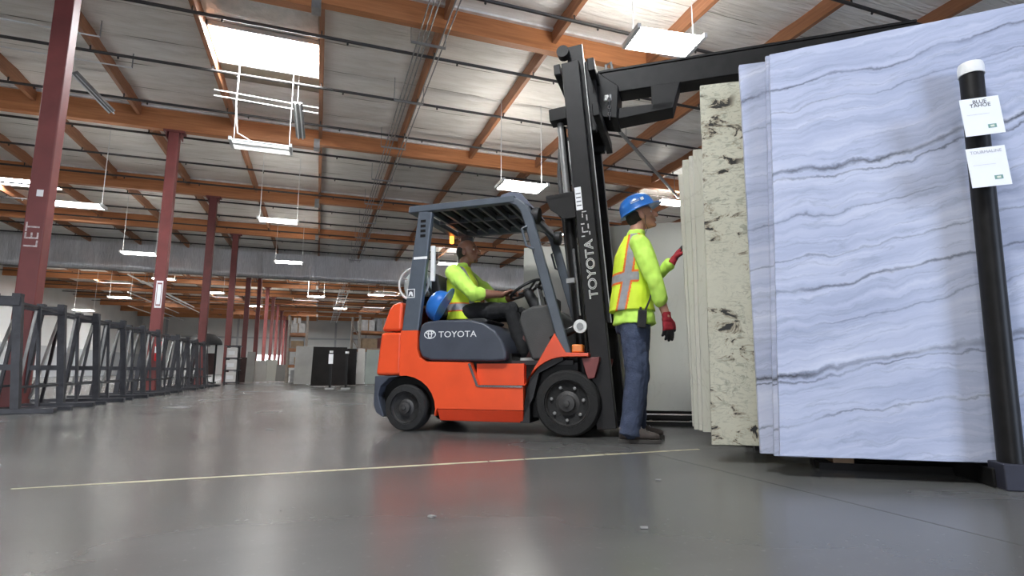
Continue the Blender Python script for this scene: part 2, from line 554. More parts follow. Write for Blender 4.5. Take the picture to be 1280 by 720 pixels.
# glulam beams, purlins, pipes
NAILER = mat('bare_foil_edge', (.75, .74, .72), .35, .2, .2, 4)
for n, y in enumerate(BY):
    a = struct(MB().box(XL, -.34, y - .1, y + .1, 6.92, 7.5).build('roof_beam', GLULAM, None, .006, 1), 'orange glulam roof beam, deep span on the column side')
    b = struct(MB().box(-.34, XR, y - .09, y + .09, 7.04, 7.5).build('roof_beam', GLULAM, None, .006, 1), 'orange glulam roof beam, shallower span toward the stone slabs')
    h_ = MB().box(-.42, -.26, y - .115, y + .115, 6.90, 7.2); h_.build('hinge_plate', STEEL, a)
    nl = MB().box(XL, -.34, y - .17, y + .17, 7.47, 7.52); nl.build('nailer_strip', NAILER, a)
    nl = MB().box(-.34, XR, y - .17, y + .17, 7.47, 7.52); nl.build('nailer_strip', NAILER, b)
for x in PX:
    struct(MB().box(x - .045, x + .045, YB, YF, 7.22, 7.56).build('roof_purlin', PURL), 'brown timber purlin running along the roof')
for k in range(-2, 26):
    y = 8.55 + 2.12 * k
    if any(abs(y - b) < .22 for b in BY) or y > 76: continue
    p = struct(MB().cyl((XL, y, 7.1), (XR, y, 7.1), .033, 8).build('sprinkler_pipe', PIPE, None, 0, 0, True), 'dark sprinkler pipe hung across under the purlins')
    hg = MB()
    for x in PX:
        hg.box(x - .012, x + .012, y - .012, y + .012, 7.1, 7.23)
        hg.lathe([(.012, 0), (.022, -.02), (.022, -.04), (.006, -.06)], (x + .5, y, 7.07), (0, 0, 1), 6)
    hg.build('pipe_hanger', PIPE, p)

# steel columns
COLX = -3.95
cols = []
for k in range(1, 13):
    y = 4.30 + 5.95 * k if k > 1 else 9.6
    c = MB().box(-.125, .125, -.125, .125, 0, 6.86).build('steel_column', RED_COL, None, .02, 2)
    c.location = (COLX, y, 0)
    MB().box(-.25, .25, -.13, .13, 6.86, 6.92).build('cap_plate', RED_COL, c)
    MB().box(-.2, .2, -.2, .2, 0, .025).build('base_plate', RED_COL, c)
    for s in (-1, 1): MB().box(s * .17 - .01, s * .17 + .01, -.13, .13, 6.7, 6.86).build('cap_gusset', RED_COL, c)
    tag(c, 'oxide red square steel column, number %d along the row from the camera' % k, kind='structure')
    cols.append(c)
# worn stencil on the first column, a sign on the second
c0 = cols[0]
MB().box(-.02, .06, -.128, -.126, 3.02, 3.12).build('stencil_block', WHITE, c0)
text_part('stencil_lettering', 'LET', .24, mat('worn_white', (.5, .42, .4), .7, 0, .4, 30), c0, basis((.07, -.127, 2.25), (0, 0, 1), (-1, 0, 0)))
sg = MB().box(-.075, .075, -.006, 0, 2.10, 2.80).build('column_sign', PAPER)
sg.location = (COLX + .02, cols[1].location.y - .127, 0)
tag(sg, 'narrow white notice with dark border on the second red column', 'sign')
MB().box(-.055, .055, -.008, -.006, 2.15, 2.75).build('sign_border', mat('faded_maroon', (.25, .1, .1), .7), sg)
MB().box(-.042, .042, -.010, -.008, 2.19, 2.71).build('sign_face', PAPER, sg)

# walls
def wall(name, x0, x1, y0, y1, z0, z1, m, label): return struct(MB().box(x0, x1, y0, y1, z0, z1).build(name, m), label)
wl = wall('wall_left', XL - .2, XL, YB, YF, 0, 7.6, WALLM, 'white painted long side wall')
MB().box(XL, XL + .02, YB, YF, 0, 2.45).build('wainscot', WALLG, wl)
wf = wall('wall_far', XL, XR, YF, YF + .2, 0, 7.6, WALLM, 'pale end wall far down the warehouse')
wall('wall_right', XR, XR + .2, YB, YF, 0, 7.6, WALLM, 'white side wall behind the slabs')
wb = MB()
for a, b in ((XL, -12.2), (-6.8, 5.4), (9.0, XR)): wb.box(a, b, YB - .2, YB, 0, 7.6)
for a, b in ((-12.2, -6.8), (5.4, 9.0)): wb.box(a, b, YB - .2, YB, 4.4, 7.6)
struct(wb.build('wall_back', WALLM), 'wall with open loading doors behind the camera')
pil = MB()
for x in range(-18, 15, 4): pil.box(x, x + .25, YF - .12, YF, 0, 7.5)
pil.build('wall_pilaster', WALLG, wf)
MB().box(XL, XR, YF - .15, YF, 4.6, 4.8).build('wall_girt', WALLG, wf)
pd = at_y(336, 462, YF - .05)
dd = struct(MB().box(pd.x - 1.7, pd.x + 1.5, YF - .06, YF - .02, 0, 2.45).build('door_1', DAYDOOR), 'bright open loading door in the far wall')

# draft curtain hanging from the roof
cv, cf = [], []
nx, nz = 260, 6
for j in range(nz + 1):
    for i in range(nx + 1):
        x = XL + (XR - XL) * i / nx
        dy = .04 * math.sin(x * 2.7) + .05 * noise.noise((x * 1.7, j * .15, 2))
        cv.append((x, 33.72 + dy, 5.75 + (7.5 - 5.75) * j / nz))
for j in range(nz):
    for i in range(nx):
        a = j * (nx + 1) + i; cf.append((a, a + 1, a + nx + 2, a + nx + 1))
me = bpy.data.meshes.new('draft_curtain'); me.from_pydata(cv, [], cf); me.materials.append(CURT)
for p in me.polygons: p.use_smooth = True
dc = bpy.data.objects.new('draft_curtain', me); COL.objects.link(dc)
dc.modifiers.new('thick', 'SOLIDIFY').thickness = .01
tag(dc, 'grey foil smoke curtain hanging across the roof', 'curtain')
MB().tube([(XL, 33.7, 5.75), (XR, 33.7, 5.75)], .035, 8).build('bottom_bar', STEEL, dc)

# conduits and their strut supports running along the roof
for k in range(5):
    x = 1.55 + k * .085 + (.18 if k > 2 else 0)
    q = MB().tube([(x, 6, 6.98), (x, 34 if k > 2 else 76, 6.98)], .014, 6).build('conduit', STEEL, None, 0, 0, True)
    tag(q, 'thin grey electrical conduit in the bunch along the roof', 'conduit', 'conduits along the roof')
for y in [9.6 + 2.9 * k for k in range(22)]:
    if any(abs(y - b) < .2 for b in BY): y += .4
    q = MB().box(1.42, 2.12, y - .02, y + .02, 6.92, 6.96).build('conduit_strut', STEEL)
    for x in (1.42, 2.12): MB().box(x - .008, x + .008, y - .008, y + .008, 6.96, DECK).build('hanger_rod', STEEL, q)
    tag(q, 'short pale strut carrying the conduits under the roof', 'bracket', 'struts under the conduits')
q = MB().tube([at_z(775, 165, 6.82), at_z(848, 247, 6.82)], .05, 8).build('brace_pipe', STEEL, None, 0, 0, True)
pa, pb = at_z(775, 165, 6.82), at_z(848, 247, 6.82)
for t_ in (.08, .92):
    c = pa.lerp(pb, t_); MB().cyl(c, (c.x, c.y, DECK), .012, 6).build('hanger_rod', STEEL, q)
tag(q, 'grey diagonal brace pipe under the roof above the worker', 'pipe')
q = MB()
pa, pb = at_z(268, 112, 6.95), at_z(398, 134, 6.95)
for dz in (0, .14): q.cyl((pa.x, pa.y, 6.95 - dz), (pb.x, pa.y + .15, 6.95 - dz), .016, 6)
tag(q.build('conduit', WHITE_PAINT), 'pair of white conduits beneath the bright skylight', 'conduit')


for i, (px, py) in enumerate(((160, 343), (178, 351), (160, 365), (205, 369), (160, 382), (202, 390))):
    a = at_z(px, py, 6.7)
    q = MB().cyl((a.x, a.y, 6.7), (a.x, min(YF - .5, a.y + 17), 6.7), .05, 7).build('sprinkler_main', WHITE_PAINT, None, 0, 0, True)
    hr = MB()
    for k in range(3): hr.box(a.x - .01, a.x + .01, a.y + .5 + 4 * k, a.y + .52 + 4 * k, 6.7, DECK)
    hr.build('hanger_rod', STEEL, q)
    tag(q, 'white pipe running lengthwise beyond the smoke curtain, near the second red column', 'pipe', 'white pipes beyond the curtain')
q = thing('cable_ladder', (1.75, 45, 6.84), 0, 'pale cable ladder hanging lengthwise far down the roof', 'cable ladder')
for x in (-.36, .36): MB().box(x - .03, x + .03, 0, 32, 0, .06).build('side_rail', WHITE_PAINT, q)
for k in range(20): MB().box(-.36, .36, .3 + 1.6 * k, .38 + 1.6 * k, .01, .05).build('rung', WHITE_PAINT, q)
for k in range(4): MB().box(-.01, .01, 2 + 8 * k, 2.02 + 8 * k, .05, DECK - 6.84).build('hanger_rod', STEEL, q)
for (p0, p1, lab) in (((0, 23), (125, 46), 'thin pale conduit crossing behind the top of the first red column'), ((0, 58), (165, 85), 'lower thin pale conduit crossing behind the first red column')):
    a, b = at_z(*p0, 7.17), at_z(*p1, 7.17)
    q = MB().cyl(a, b, .016, 6).build('conduit', WHITE_PAINT, None, 0, 0, True)
    MB().box(b.x - .01, b.x + .01, b.y - .01, b.y + .01, b.z, DECK).build('hanger_rod', STEEL, q)
    tag(q, lab, 'conduit')

# ------------------------------------------------------------------ light fixtures
LAMPOFF = mat('lamp_off', (.72, .73, .70), .4, 0, 0, emit=(1, 1, .97), estr=.12)


def fixture(px, py, w_px, length=1.2, wid=.42, lit=False, off=False, label='', cords=True, yaw=0, rows=4):
    p = at_depth(px, py, length * F / w_px)
    t = thing('highbay_light', p, yaw, label, 'light', 'hanging strip lights')
    hl, hw = length / 2, wid / 2
    MB().box(-hl, hl, -.05, .05, .02, .07).build('housing', WHITE_PAINT, t, .01)
    for s in (-1, 1): MB().box(s * hl - .03, s * hl + .03, -hw, hw, -.03, .05).build('end_plate', WHITE_PAINT, t)
    for k in range(rows):
        y = -hw + wid * (k + .5) / rows
        MB().cyl((-hl + .03, y, .0), (hl - .03, y, .0), .017, 8).build('lamp_tube', LAMPON if lit else LAMPOFF if off else LAMPDIM, t, 0, 0, True)
        MB().box(-hl, hl, y + wid / rows / 2 - .006, y + wid / rows / 2 + .006, -.03, .02).build('reflector', WHITE_PAINT, t)
    if cords:
        for s in (-1, 1): MB().cyl((s * (hl - .04), 0, .07), (s * (hl - .04), 0, DECK - p.z), .009, 5).build('hanging_cord', WHITE_PAINT, t)
    return t


fixture(830, 52, 88, wid=.62, lit=True, label='brightly lit strip light above the lifting boom', yaw=-.12, rows=6)
f2 = fixture(327, 183, 68, wid=.5, off=True, label='pale slatted strip light hung on two white cords under the skylight', rows=6)
MB().tube([(-.55, 0, 1.9), (-.57, 0, .9), (-.5, .02, .25), (-.2, .05, .1), (.1, .03, .08)], .014, 6).build('power_cord', WHITE_PAINT, f2)
fixture(652, 233, 58, wid=.7, lit=True, label='lit strip light behind the forklift guard roof', rows=6)
fixture(348, 276, 46, label='strip light hanging beyond the third red column')
fixture(361, 328, 33, label='strip light in front of the foil smoke curtain')
fixture(96, 256, 56, label='strip light just beyond the first red column')
fixture(174, 317, 38, label='strip light between the first and second red columns')
fixture(105, 388, 22, label='small strip light near the white side wall', cords=True, lit=True)
fixture(470, 369, 20, label='small strip light far above the orange counterweight')
fixture(838, 253, 40, wid=.6, lit=True, label='lit strip light beside the pale slab edges')
for (px, py, w, lab) in ((205, 349, 25, 'strip light showing under the smoke curtain beside the second red column'), (268, 366, 22, 'strip light under the smoke curtain beside the third red column'),
                         (318, 383, 18, 'distant strip light between the far red columns'), (395, 371, 20, 'distant strip light above the wide black slabs'), (425, 386, 16, 'very small distant strip light above the far pallet rack'),
                         (150, 372, 24, 'strip light under the smoke curtain near the white side wall'), (560, 330, 26, 'added strip light beyond the forklift cab behind the driver')):  # the one beyond the cab is added to brighten the roof
    fixture(px, py, w, label=lab, lit=True)
# two sloping reflector troughs
for (x0, y0, x1, y1, d, lab) in ((92, 90, 140, 140, 12.2, 'grey lamp trough hanging beside the first red column'), (372, 128, 376, 172, 13.0, 'grey lamp trough hanging beside the bright skylight')):
    a, b = at_depth(x0, y0, d), at_depth(x1, y1, d * (1.06))
    q = MB().bar(a, b, .22, .05).build('lamp_trough', STEEL, None, .01)
    for s in (-.05, .05): MB().tube([a + Vector((s, 0, -.04)), b + Vector((s, 0, -.04))], .018, 6).build('lamp_tube', WHITE_PAINT, q)
    MB().cyl(a, (a.x, a.y, DECK), .006, 5).build('hanging_cord', WHITE_PAINT, q)
    tag(q, lab, 'light')

# ------------------------------------------------------------------ the stone slabs on the right
TH = math.radians(-33)
SD = Vector((math.cos(TH), math.sin(TH), 0))
SB = Vector((-math.sin(TH), math.cos(TH), 0))           # away from the camera
Q0 = at_z(975, 570, .1)


def on_plane(px, py, s, lean):
    U = Vector((0, 0, math.cos(lean))) + SB * math.sin(lean)
    N = SD.cross(U)
    P = Vector((Q0.x, Q0.y, .1)) + SB * s
    d = ray(px, py)
    q = CAM + d * ((P - CAM).dot(N) / d.dot(N))
    r = q - P
    return r.dot(SD), r.dot(U)


def slab(name, bl, tl, s, m, label, group, length=3.0, height=None, lean=math.radians(2.5), thick=.022, tr=None, seed=0, rough=.0018, right=None):
    """slab with its left edge through two pixels on a plane s behind the front slab"""
    x0, z0 = on_plane(*bl, s, lean); x1, z1 = on_plane(*tl, s, lean)
    if height: 
        k = height / (z1 - z0); x1, z1 = x0 + (x1 - x0) * k, z0 + height
    if tr: xr, zr = on_plane(*tr, s, lean)
    else: xr, zr = x1 + length, z1
    sl = (zr - z1) / (xr - x1)
    xe = x0 + length if right is None else on_plane(*right, s, lean)[0]
    cs = [(x0, z0), (xe, z0), (xe + (x1 - x0), z1 + sl * (xe - x0)), (x1, z1)]
    rnd = random.Random(seed)
    poly = []
    for (a, b) in zip(cs, cs[1:] + cs[:1]):
        L_ = math.dist(a, b); n = max(3, int(L_ / .09))
        for i in range(n):
            t = i / n
            w = 0 if i == 0 else rnd.uniform(-rough, rough)
            nx_, nz_ = (b[1] - a[1]) / L_, -(b[0] - a[0]) / L_
            poly.append((a[0] + (b[0] - a[0]) * t - x0 + nx_ * w, a[1] + (b[1] - a[1]) * t + nz_ * w - z0))
    o = MB().prism(poly, 0, thick).build(name, m, None, .002, 1)
    P = Vector((Q0.x, Q0.y, .1)) + SB * s + SD * x0 + (Vector((0, 0, math.cos(lean))) + SB * math.sin(lean)) * z0
    o.location = P
    o.rotation_euler = Matrix((SD, -1 * -SB, Vector((0, 0, 1)))).transposed().to_euler()
    o.rotation_euler = (Matrix.Rotation(TH, 3, 'Z') @ Matrix.Rotation(-lean, 3, 'X')).to_euler()
    return tag(o, label, 'stone slab', group)


GR = 'stone slabs standing on the racks'
slab('stone_slab', (975, 570), (962, 68), 0, BLUE, 'large blue grey veined stone slab, frontmost and behind the black post', GR, 3.1, tr=(1280, 4), seed=1)
slab('stone_slab', (968, 570), (957, 70), .03, BLUE2, 'blue grey stone slab showing only a thin edge behind the frontmost slab', GR, 3.0, seed=2, thick=.02)
slab('stone_slab', (951, 567), (924, 81), .085, BLUE2, 'blue grey stone slab standing between frontmost slab and the speckled cream slab', GR, 2.8, seed=3, thick=.03)
slab('stone_slab', (890, 556), (875, 107), .36, BEIGE, 'cream granite slab with black and brown blotches', GR, 2.6, seed=4, thick=.024)
slab('stone_slab', (879, 540), (866, 187), 1.03, PALE2, 'pale greenish marble slab directly behind the blotched cream slab', GR, 2.2, seed=5, thick=.03)
slab('stone_slab', (874, 538), (861, 195), 1.09, PALE, 'pale marble slab, second behind the blotched cream slab', GR, 2.2, seed=6, thick=.03)
slab('stone_slab', (868, 537), (853, 200), 1.16, PALE2, 'pale marble slab, third behind the blotched cream slab', GR, 2.2, seed=7, thick=.03)
slab('stone_slab', (866, 533), (848, 218), 1.24, PALE, 'shorter pale marble slab, the one the standing worker touches', GR, 2.2, seed=8, thick=.025)
slab('stone_slab', (748, 512), (742, 284), 2.55, WHITE_SLAB, 'plain off white slab standing behind the standing worker', GR, 2.6, seed=9, lean=.02)
slab('stone_slab', (652, 505), (655, 310), 2.75, WHITE_SLAB, 'plain off white slab seen through the front of the forklift cab', GR, 1.5, seed=10, lean=.02)
slab('stone_slab', (604, 500), (606, 366), 3.0, WHITE_SLAB, 'low off white slab seen under the driver\'s arms', GR, 1.2, seed=11, lean=.02)

# slab rack on the right: base beams, leaning posts
def wpt(u, s, z): return Vector((Q0.x, Q0.y, 0)) + SD * u + SB * s + Vector((0, 0, z))
pb = at_z(1266, 611, 0)
pu = (pb - Vector((Q0.x, Q0.y, 0))).dot(SD); ps = (pb - Vector((Q0.x, Q0.y, 0))).dot(SB)
rk = thing('slab_rack', pb, TH, 'black steel slab rack with white capped post in front of the blue slab', 'rack')
MB().box(-.07, .07, .0, 2.0, .0, .085).build('base_beam', BLACK, rk, .006)
MB().box(1.25, 1.39, .0, 2.0, .0, .085).build('base_beam', BLACK, rk, .006)
MB().box(-.058, .058, -.065, .055, .0, .115).build('post_socket', mat('socket_grey', (.03, .03, .042), .5, .2), rk, .006)
tl = math.radians(1.6)
d = ray(1213, 84); NN = SB * math.cos(tl) - Vector((0, 0, 1)) * math.sin(tl)
top = CAM + d * ((pb - CAM).dot(NN) / d.dot(NN)) - pb
tloc = Vector((top.dot(SD), top.dot(SB), top.z))
bot = Vector((0, -.01, .05))
dirp = (tloc - bot).normalized()
MB().tube([bot, tloc], .049, 24).build('post', BLACK, rk, 0, 0, True)
MB().tube([tloc - dirp * .05, tloc - dirp * .005, tloc + dirp * .012, tloc + dirp * .016], [.054, .054, .050, .03], 24).build('post_cap', WHITE_PAINT, rk, 0, 0, True)
for px_, py_ in ((1228, 142), (1236, 207)):
    pass
def paper_tag(px0, py0, px1, py1, title, label, z_off):
    lean_v = dirp
    c = CAM + ray((px0 + px1) / 2, (py0 + py1) / 2) * ((pb - SB * .062 - CAM).dot(SB) / ray((px0 + px1) / 2, (py0 + py1) / 2).dot(SB))
    dep = (c - CAM).dot(FWD)
    w, hh = (px1 - px0) / F * dep * .88, (py1 - py0) / F * dep
    o = MB().box(-w / 2, w / 2, -.0015, .0015, -hh / 2, hh / 2).build('price_tag', PAPER)
    # tag plane square to the post, tilted with it
    vx = (SD + Vector((0, 0, .05))).normalized()
    M_ = basis((0, 0, 0), vx, SB)
    o.location = c - SB * .003; o.rotation_euler = (0, -.05, TH)
    R_ = Matrix.Identity(4)
    lines = title.split('\n')
    for i, t_ in enumerate(lines):
        text_part('tag_lettering', t_, w * (.16 if len(lines) > 1 else .13), INK if len(lines) > 1 else mat('faint_ink', (.45, .45, .5), .6, 0, 0), o,
                  basis((0, -.0022, hh * (.5 - .15 - .10 * i)), (1, 0, 0), (0, 0, 1)), align='CENTER', extrude=.0003)
    MB().box(w * .10, w * .31, -.0024, -.0014, -hh * .34, -hh * .24).build('flag_mark', mat('flag_green', (.18, .33, .28), .6, 0, 0), o)
    MB().box(w * .155, w * .255, -.0028, -.0020, -hh * .315, -hh * .265).build('flag_centre', mat('flag_pale', (.7, .72, .6), .6, 0, 0), o)
    MB().box(-w * .38, w * .2, -.0021, -.0014, hh * .055, hh * .06).build('rule_line', mat('faint_ink', (.45, .45, .5), .6, 0, 0), o)
    return tag(o, label, 'tag')
paper_tag(1203, 121, 1251, 170, 'BLUE\nTAHOE', 'white paper tag just below the white cap of the black post', 0)
paper_tag(1211, 183, 1259, 234, 'TOURMALINE', 'lower white paper tag on the black post', 0)

# base rails under the off-white slabs behind the worker, and the pale slabs' base
for (s, u0, u1, lab) in ((2.50, -1.6, 1.9, 'low black rack base under the plain off white slabs'), (.95, .05, 2.0, 'low black rack base under the pale marble slabs'), (.30, .25, 2.6, 'low black rack base under the blotched cream slab')):
    o = thing('slab_trestle', wpt(u0, s, 0), TH, lab, 'rack')
    L_ = u1 - u0; dd_ = .6 if s > 2 else (.34 if s > .5 else .1)
    for k in range(2):
        MB().box(0, L_, -.02 + k * dd_, .06 + k * dd_, .0, .035).build('lower_rail', BLACK, o)
        MB().box(0, L_, -.02 + k * dd_, .06 + k * dd_, .065, .095).build('upper_rail', BLACK, o)
    for k in range(3):
        x = .12 + (L_ - .24) * k / 2
        MB().box(x - .05, x + .05, -.01, dd_ + .05, .03, .07).build('spacer', mat('timber_block', (.3, .2, .12), .8), o)

# ------------------------------------------------------------------ A-frame racks along the columns
def aframe(t, y):
    xc = 0.0
    for s, (b, tp) in ((-1, (-.24, -.125)), (1, (.24, .125))):
        MB().bar((b, y, .06), (tp, y, 1.40), .075, .085, (1, 0, 0)).build('leg', RACK, t)
    MB().box(-.165, .165, y - .05, y + .05, 1.30, 1.42).build('head_plate', RACK, t, .008, 1)
    for s in (-1, 1): MB().box(s * .12 - .04, s * .12 + .04, y - .055, y + .055, 1.40, 1.455).build('head_stop', RACK, t)
    MB().box(-.215, .215, y - .03, y + .03, .52, .59).build('cross_bar', RACK, t)
    MB().box(-.62, .64, y - .05, y + .05, .0, .065).build('base_skid', RACK, t, .006, 1)


proto = thing('a_frame_rack', (-3.64, 8.5, 0), 0, 'x', 'rack', 'A-frame racks along the columns')
aframe(proto, 0)
for s in (-1, 1): MB().bar((s * .22, .60, .02), (s * .11, .60, 1.36), .035, .035).build('rear_leg', RACK, proto)
MB().box(-.60, .60, .57, .63, .0, .05).build('rear_skid', RACK, proto)
for x in (-.10, .10): MB().box(x - .02, x + .02, .05, 1.12, 1.33, 1.365).build('top_rail', RACK, proto)
for x in (-.21, .21): MB().box(x - .02, x + .02, .05, 1.12, .30, .33).build('low_rail', RACK, proto)
for s in (-1, 1): MB().bar((s * .17, .12, .12), (s * .10, .55, 1.3), .03, .03).build('prop_bar', STEEL, proto)
ordw = ['nearest', 'second nearest', 'third', 'fourth', 'fifth', 'sixth', 'seventh', 'eighth', 'ninth', 'farthest']
ry = [8.30, 9.54, 10.86, 12.2, 13.45, 14.66, 16.55, 17.75, 18.95, 20.15]
for i, y in enumerate(ry):
    lab = 'empty black A-frame slab rack beside the red columns, %s in the row' % ordw[i]
    if i == 0: proto.location = (-3.64, y, 0); proto['label'] = lab
    else: dup(proto, (-3.64, y, 0), 0, lab)

# fire extinguisher on the second column
fe = thing('fire_extinguisher', (COLX + .17, cols[1].location.y - .27, .75), 0, 'red fire extinguisher on the second red column', 'extinguisher')
MB().lathe([(.075, 0), (.085, .02), (.085, .40), (.06, .47), (.025, .50), (.025, .53)], (0, 0, 0), (0, 0, 1), 18).build('cylinder_body', mat('extinguisher_red', (.55, .02, .025), .35), fe, 0, 0, True)
MB().lathe([(.0865, .20), (.0865, .36)], (0, 0, 0), (0, 0, 1), 18).build('paper_label', PAPER, fe, 0, 0, True)
MB().box(-.02, .02, -.11, .02, .53, .56).bar((0, -.02, .56), (0, -.13, .60), .03, .015).build('lever_handle', BLACK, fe)
MB().tube([(.03, 0, .52), (.10, -.03, .5), (.11, -.04, .35), (.10, -.04, .2)], .012, 6).build('hose', BLACKP, fe)
MB().box(-.05, .05, .085, .15, .2, .5).build('wall_bracket', BLACK, fe)

# ------------------------------------------------------------------ things far down the aisle
def far_slab(px0, px1, pyt, pyb, m, label, name='stone_slab', depth=None, thick=.08, lean=.06, tags=()):
    b0 = at_z((px0 + px1) / 2, pyb, .04) if depth is None else at_depth((px0 + px1) / 2, pyb, depth)
    dep = (b0 - CAM).dot(FWD)
    w, hh = (px1 - px0) / F * dep, (pyb - pyt) / F * dep
    o = MB().prism([(-w / 2, 0), (w / 2, 0), (w / 2 - .01, hh), (-w / 2 + .02, hh * 1.01)], 0, thick).build(name, m, None, .004, 1)
    o.location = (b0.x, b0.y, max(b0.z, .04)); o.rotation_euler = (-lean, 0, -.15)
    return tag(o, label, 'stone slab', 'slabs far down the aisle'), b0, dep, w, hh


GREYST = mat('grey_stone', (.30, .29, .27), .35, 0, .15, 2)
BLACKST = mat('black_granite', (.012, .010, .009), .55, 0, .3, 3, spec=.15)
BROWNST = mat('brown_granite', (.045, .025, .022), .55, 0, .3, 4, spec=.2)
GREENST = mat('green_grey_stone', (.24, .27, .24), .35, 0, .12, 2)
LIGHTST = mat('light_stone', (.52, .50, .46), .4, 0, .1, 2)
far_slab(367, 391, 433, 480, GREYST, 'grey stone slab leaning at the end beside the wide black slabs')
bs = far_slab(389, 431, 434, 482, BLACKST, 'wide black granite slab, the one with two white tags on a post')
b2 = far_slab(425, 444, 436, 481.0, BLACKST, 'narrower black granite slab next to the grey green slabs', thick=.05)
far_slab(445, 455, 436, 480, LIGHTST, 'pale slab edge between the black and the grey green slabs', thick=.05)
far_slab(456, 473, 437, 480, GREENST, 'grey green slab standing next to the forklift counterweight')
far_slab(296, 306, 447, 478, BROWNST, 'dark brown slab leaning beside the boxes rack')
far_slab(306, 316, 440, 478, GREYST, 'narrow grey slab far down the aisle beside the dark brown one')
far_slab(314, 331, 451, 477.5, LIGHTST, 'light grey slab far down the aisle before the bright door')
far_slab(330, 345, 450, 476.5, WHITE_SLAB, 'white slab far down the aisle before the bright door')
far_slab(344, 355, 456, 477.0, GREYST, 'small grey slab beside the far pallet rack')
# tag posts on the black slabs
for (px, y0, y1, base, tagsy, lab) in ((412, 438, 482, bs, (440, 446, 451.5), 'thin black tag post in front of the wide black slab'), (432, 439, 481.5, b2, (441,), 'thin black tag post at the corner of the black slabs')):
    p = at_z(px, 486.5, 0); dep = (p - CAM).dot(FWD)
    hh = (486.5 - y0) / F * dep
    t = thing('tag_post', p, -.15, lab, 'post')
    MB().box(-.03, .03, -.03, .03, 0, hh).build('post', BLACK, t)
    MB().box(-.12, .12, -.10, .10, 0, .04).build('foot', STEEL, t)
    for k, ty in enumerate(tagsy):
        zz = (486.5 - ty) / F * dep
        if k == 0: MB().lathe([(.05, -.03), (.05, .03)], (0, 0, zz), (0, 0, 1), 12).build('white_cap', WHITE_PAINT, t)
        else: MB().box(-.06, .06, -.045, -.032, zz - .08, zz + .07).build('paper_tag', PAPER, t)

# rack with white boxes
p = at_z(288, 480.5, 0)
t = thing('box_rack', p, 0, 'small black stepped rack holding white boxes at the end of the A-frames', 'rack')
for x in (-.19, .19): MB().bar((x * 1.1, -.1, 0), (x * .9, 0, 1.42), .05, .05).build('leg', RACK, t)
for x in (-.19, .19): MB().bar((x * 1.1, .5, 0), (x * .9, .38, 1.42), .05, .05).build('leg', RACK, t)
for z in (.05, .5, .95, 1.40): MB().box(-.26, .26, -.12, .48, z, z + .04).build('shelf', RACK, t)
CARD = mat('white_carton', (.72, .71, .69), .7, 0, .06)
for z, n in ((.09, 'bottom'), (.54, 'middle'), (.99, 'top')):
    b = MB().box(-.19, .17, -.08, .3, 0, .36).build('carton', CARD, None, .006, 1)
    b.location = (p.x, p.y, z)
    MB().box(-.14, .08, -.084, -.08, .10, .24).build('carton_label', PAPER, b)
    tag(b, 'white carton with pale label on the %s shelf of the small black rack' % n, 'box', 'white cartons')
# dark domed stand
p = at_z(258, 483, 0)
t = thing('domed_stand', (-4.32, 25.0, 0), 0, 'dark dome topped stand behind the farthest A-frames', 'stand')
MB().lathe([(.62, 0), (.60, .12), (.50, .28), (.32, .40), (.1, .45)], (0, 0, 1.55), (0, 0, 1), 24).build('dome', BLACKP, t, 0, 0, True)
for x in (-.4, .4): MB().bar((x, 0, 0), (x, 0, 1.58), .07, .07).build('post', BLACK, t)
MB().box(-.45, .45, -.3, .3, 0, .06).build('base', BLACK, t)
MB().box(-.36, .36, -.03, .03, .35, 1.2).build('panel', BROWNST, t)

# pallet racks
ORB = mat('rack_orange', (.40, .17, .07), .5, 0, .2)
UPR = mat('rack_upright', (.35, .30, .25), .5, .2, .2)
def pallet_rack(loc, rz, w, d, hgt, levels, label):
    t = thing('pallet_rack', loc, rz, label, 'rack')
    for x in (0, w):
        for y in (0, d): MB().box(x - .045, x + .045, y - .045, y + .045, 0, hgt).build('upright', UPR, t)
        b = MB(); z = .2
        while z + .6 < hgt: b.bar((x, 0, z), (x, d, z + .6), .03, .03); z += .6
        b.build('side_brace', UPR, t)
    for z in levels:
        for y in (0, d): MB().box(0, w, y - .03, y + .03, z - .12, z).build('load_beam', ORB, t)
        MB().box(0, w, 0, d, z, z + .02).build('deck', STEEL, t)
    return t
GOODS = [mat('goods_white', (.6, .58, .55), .6, 0, .2), mat('goods_brown', (.32, .22, .13), .7, 0, .2), mat('goods_grey', (.3, .3, .3), .6, 0, .2), mat('goods_red', (.4, .08, .06), .6, 0, .2)]
def goods(t_loc, rz, items):
    R_ = Matrix.Rotation(rz, 3, 'Z')
    for (x, y, z, w, d, hh, m, lab) in items:
        b = MB().box(-w / 2, w / 2, -d / 2, d / 2, 0, hh).build('goods_carton', GOODS[m], None, .01, 1)
        MB().box(-.03, .03, -d / 2 - .002, d / 2 + .002, hh * .0 + .01, hh + .002).build('packing_tape', GOODS[1], b)
        b.location = Vector(t_loc) + R_ @ Vector((x, y, z)); b.rotation_euler = (0, 0, rz)
        tag(b, lab, 'box', 'goods on the pallet racks')
p = at_z(357, 478.5, 0)
pallet_rack(p, 0, .72, 1.1, 2.85, (.75, 1.45, 2.1), 'tall narrow pallet rack beyond the grey slab, stacked with goods')
goods(p, 0, [(.36, .5, 2.12, .55, .7, .4, 0, 'white wrapped load at the top of the narrow pallet rack'), (.3, .5, 2.52, .3, .4, .25, 0, 'small white load topping the narrow pallet rack'),
             (.36, .5, 1.47, .5, .7, .3, 1, 'brown carton on the upper level of the narrow pallet rack'), (.3, .5, .77, .4, .6, .3, 0, 'white carton on the low level of the narrow pallet rack'), (.4, .5, .02, .5, .7, .5, 2, 'grey carton on the floor of the narrow pallet rack')])
p = at_z(447, 477.5, 0)
pallet_rack(p, .25, 2.4, 1.1, 3.0, (1.5, 2.3), 'wide pallet rack behind the forklift counterweight, loaded with goods')
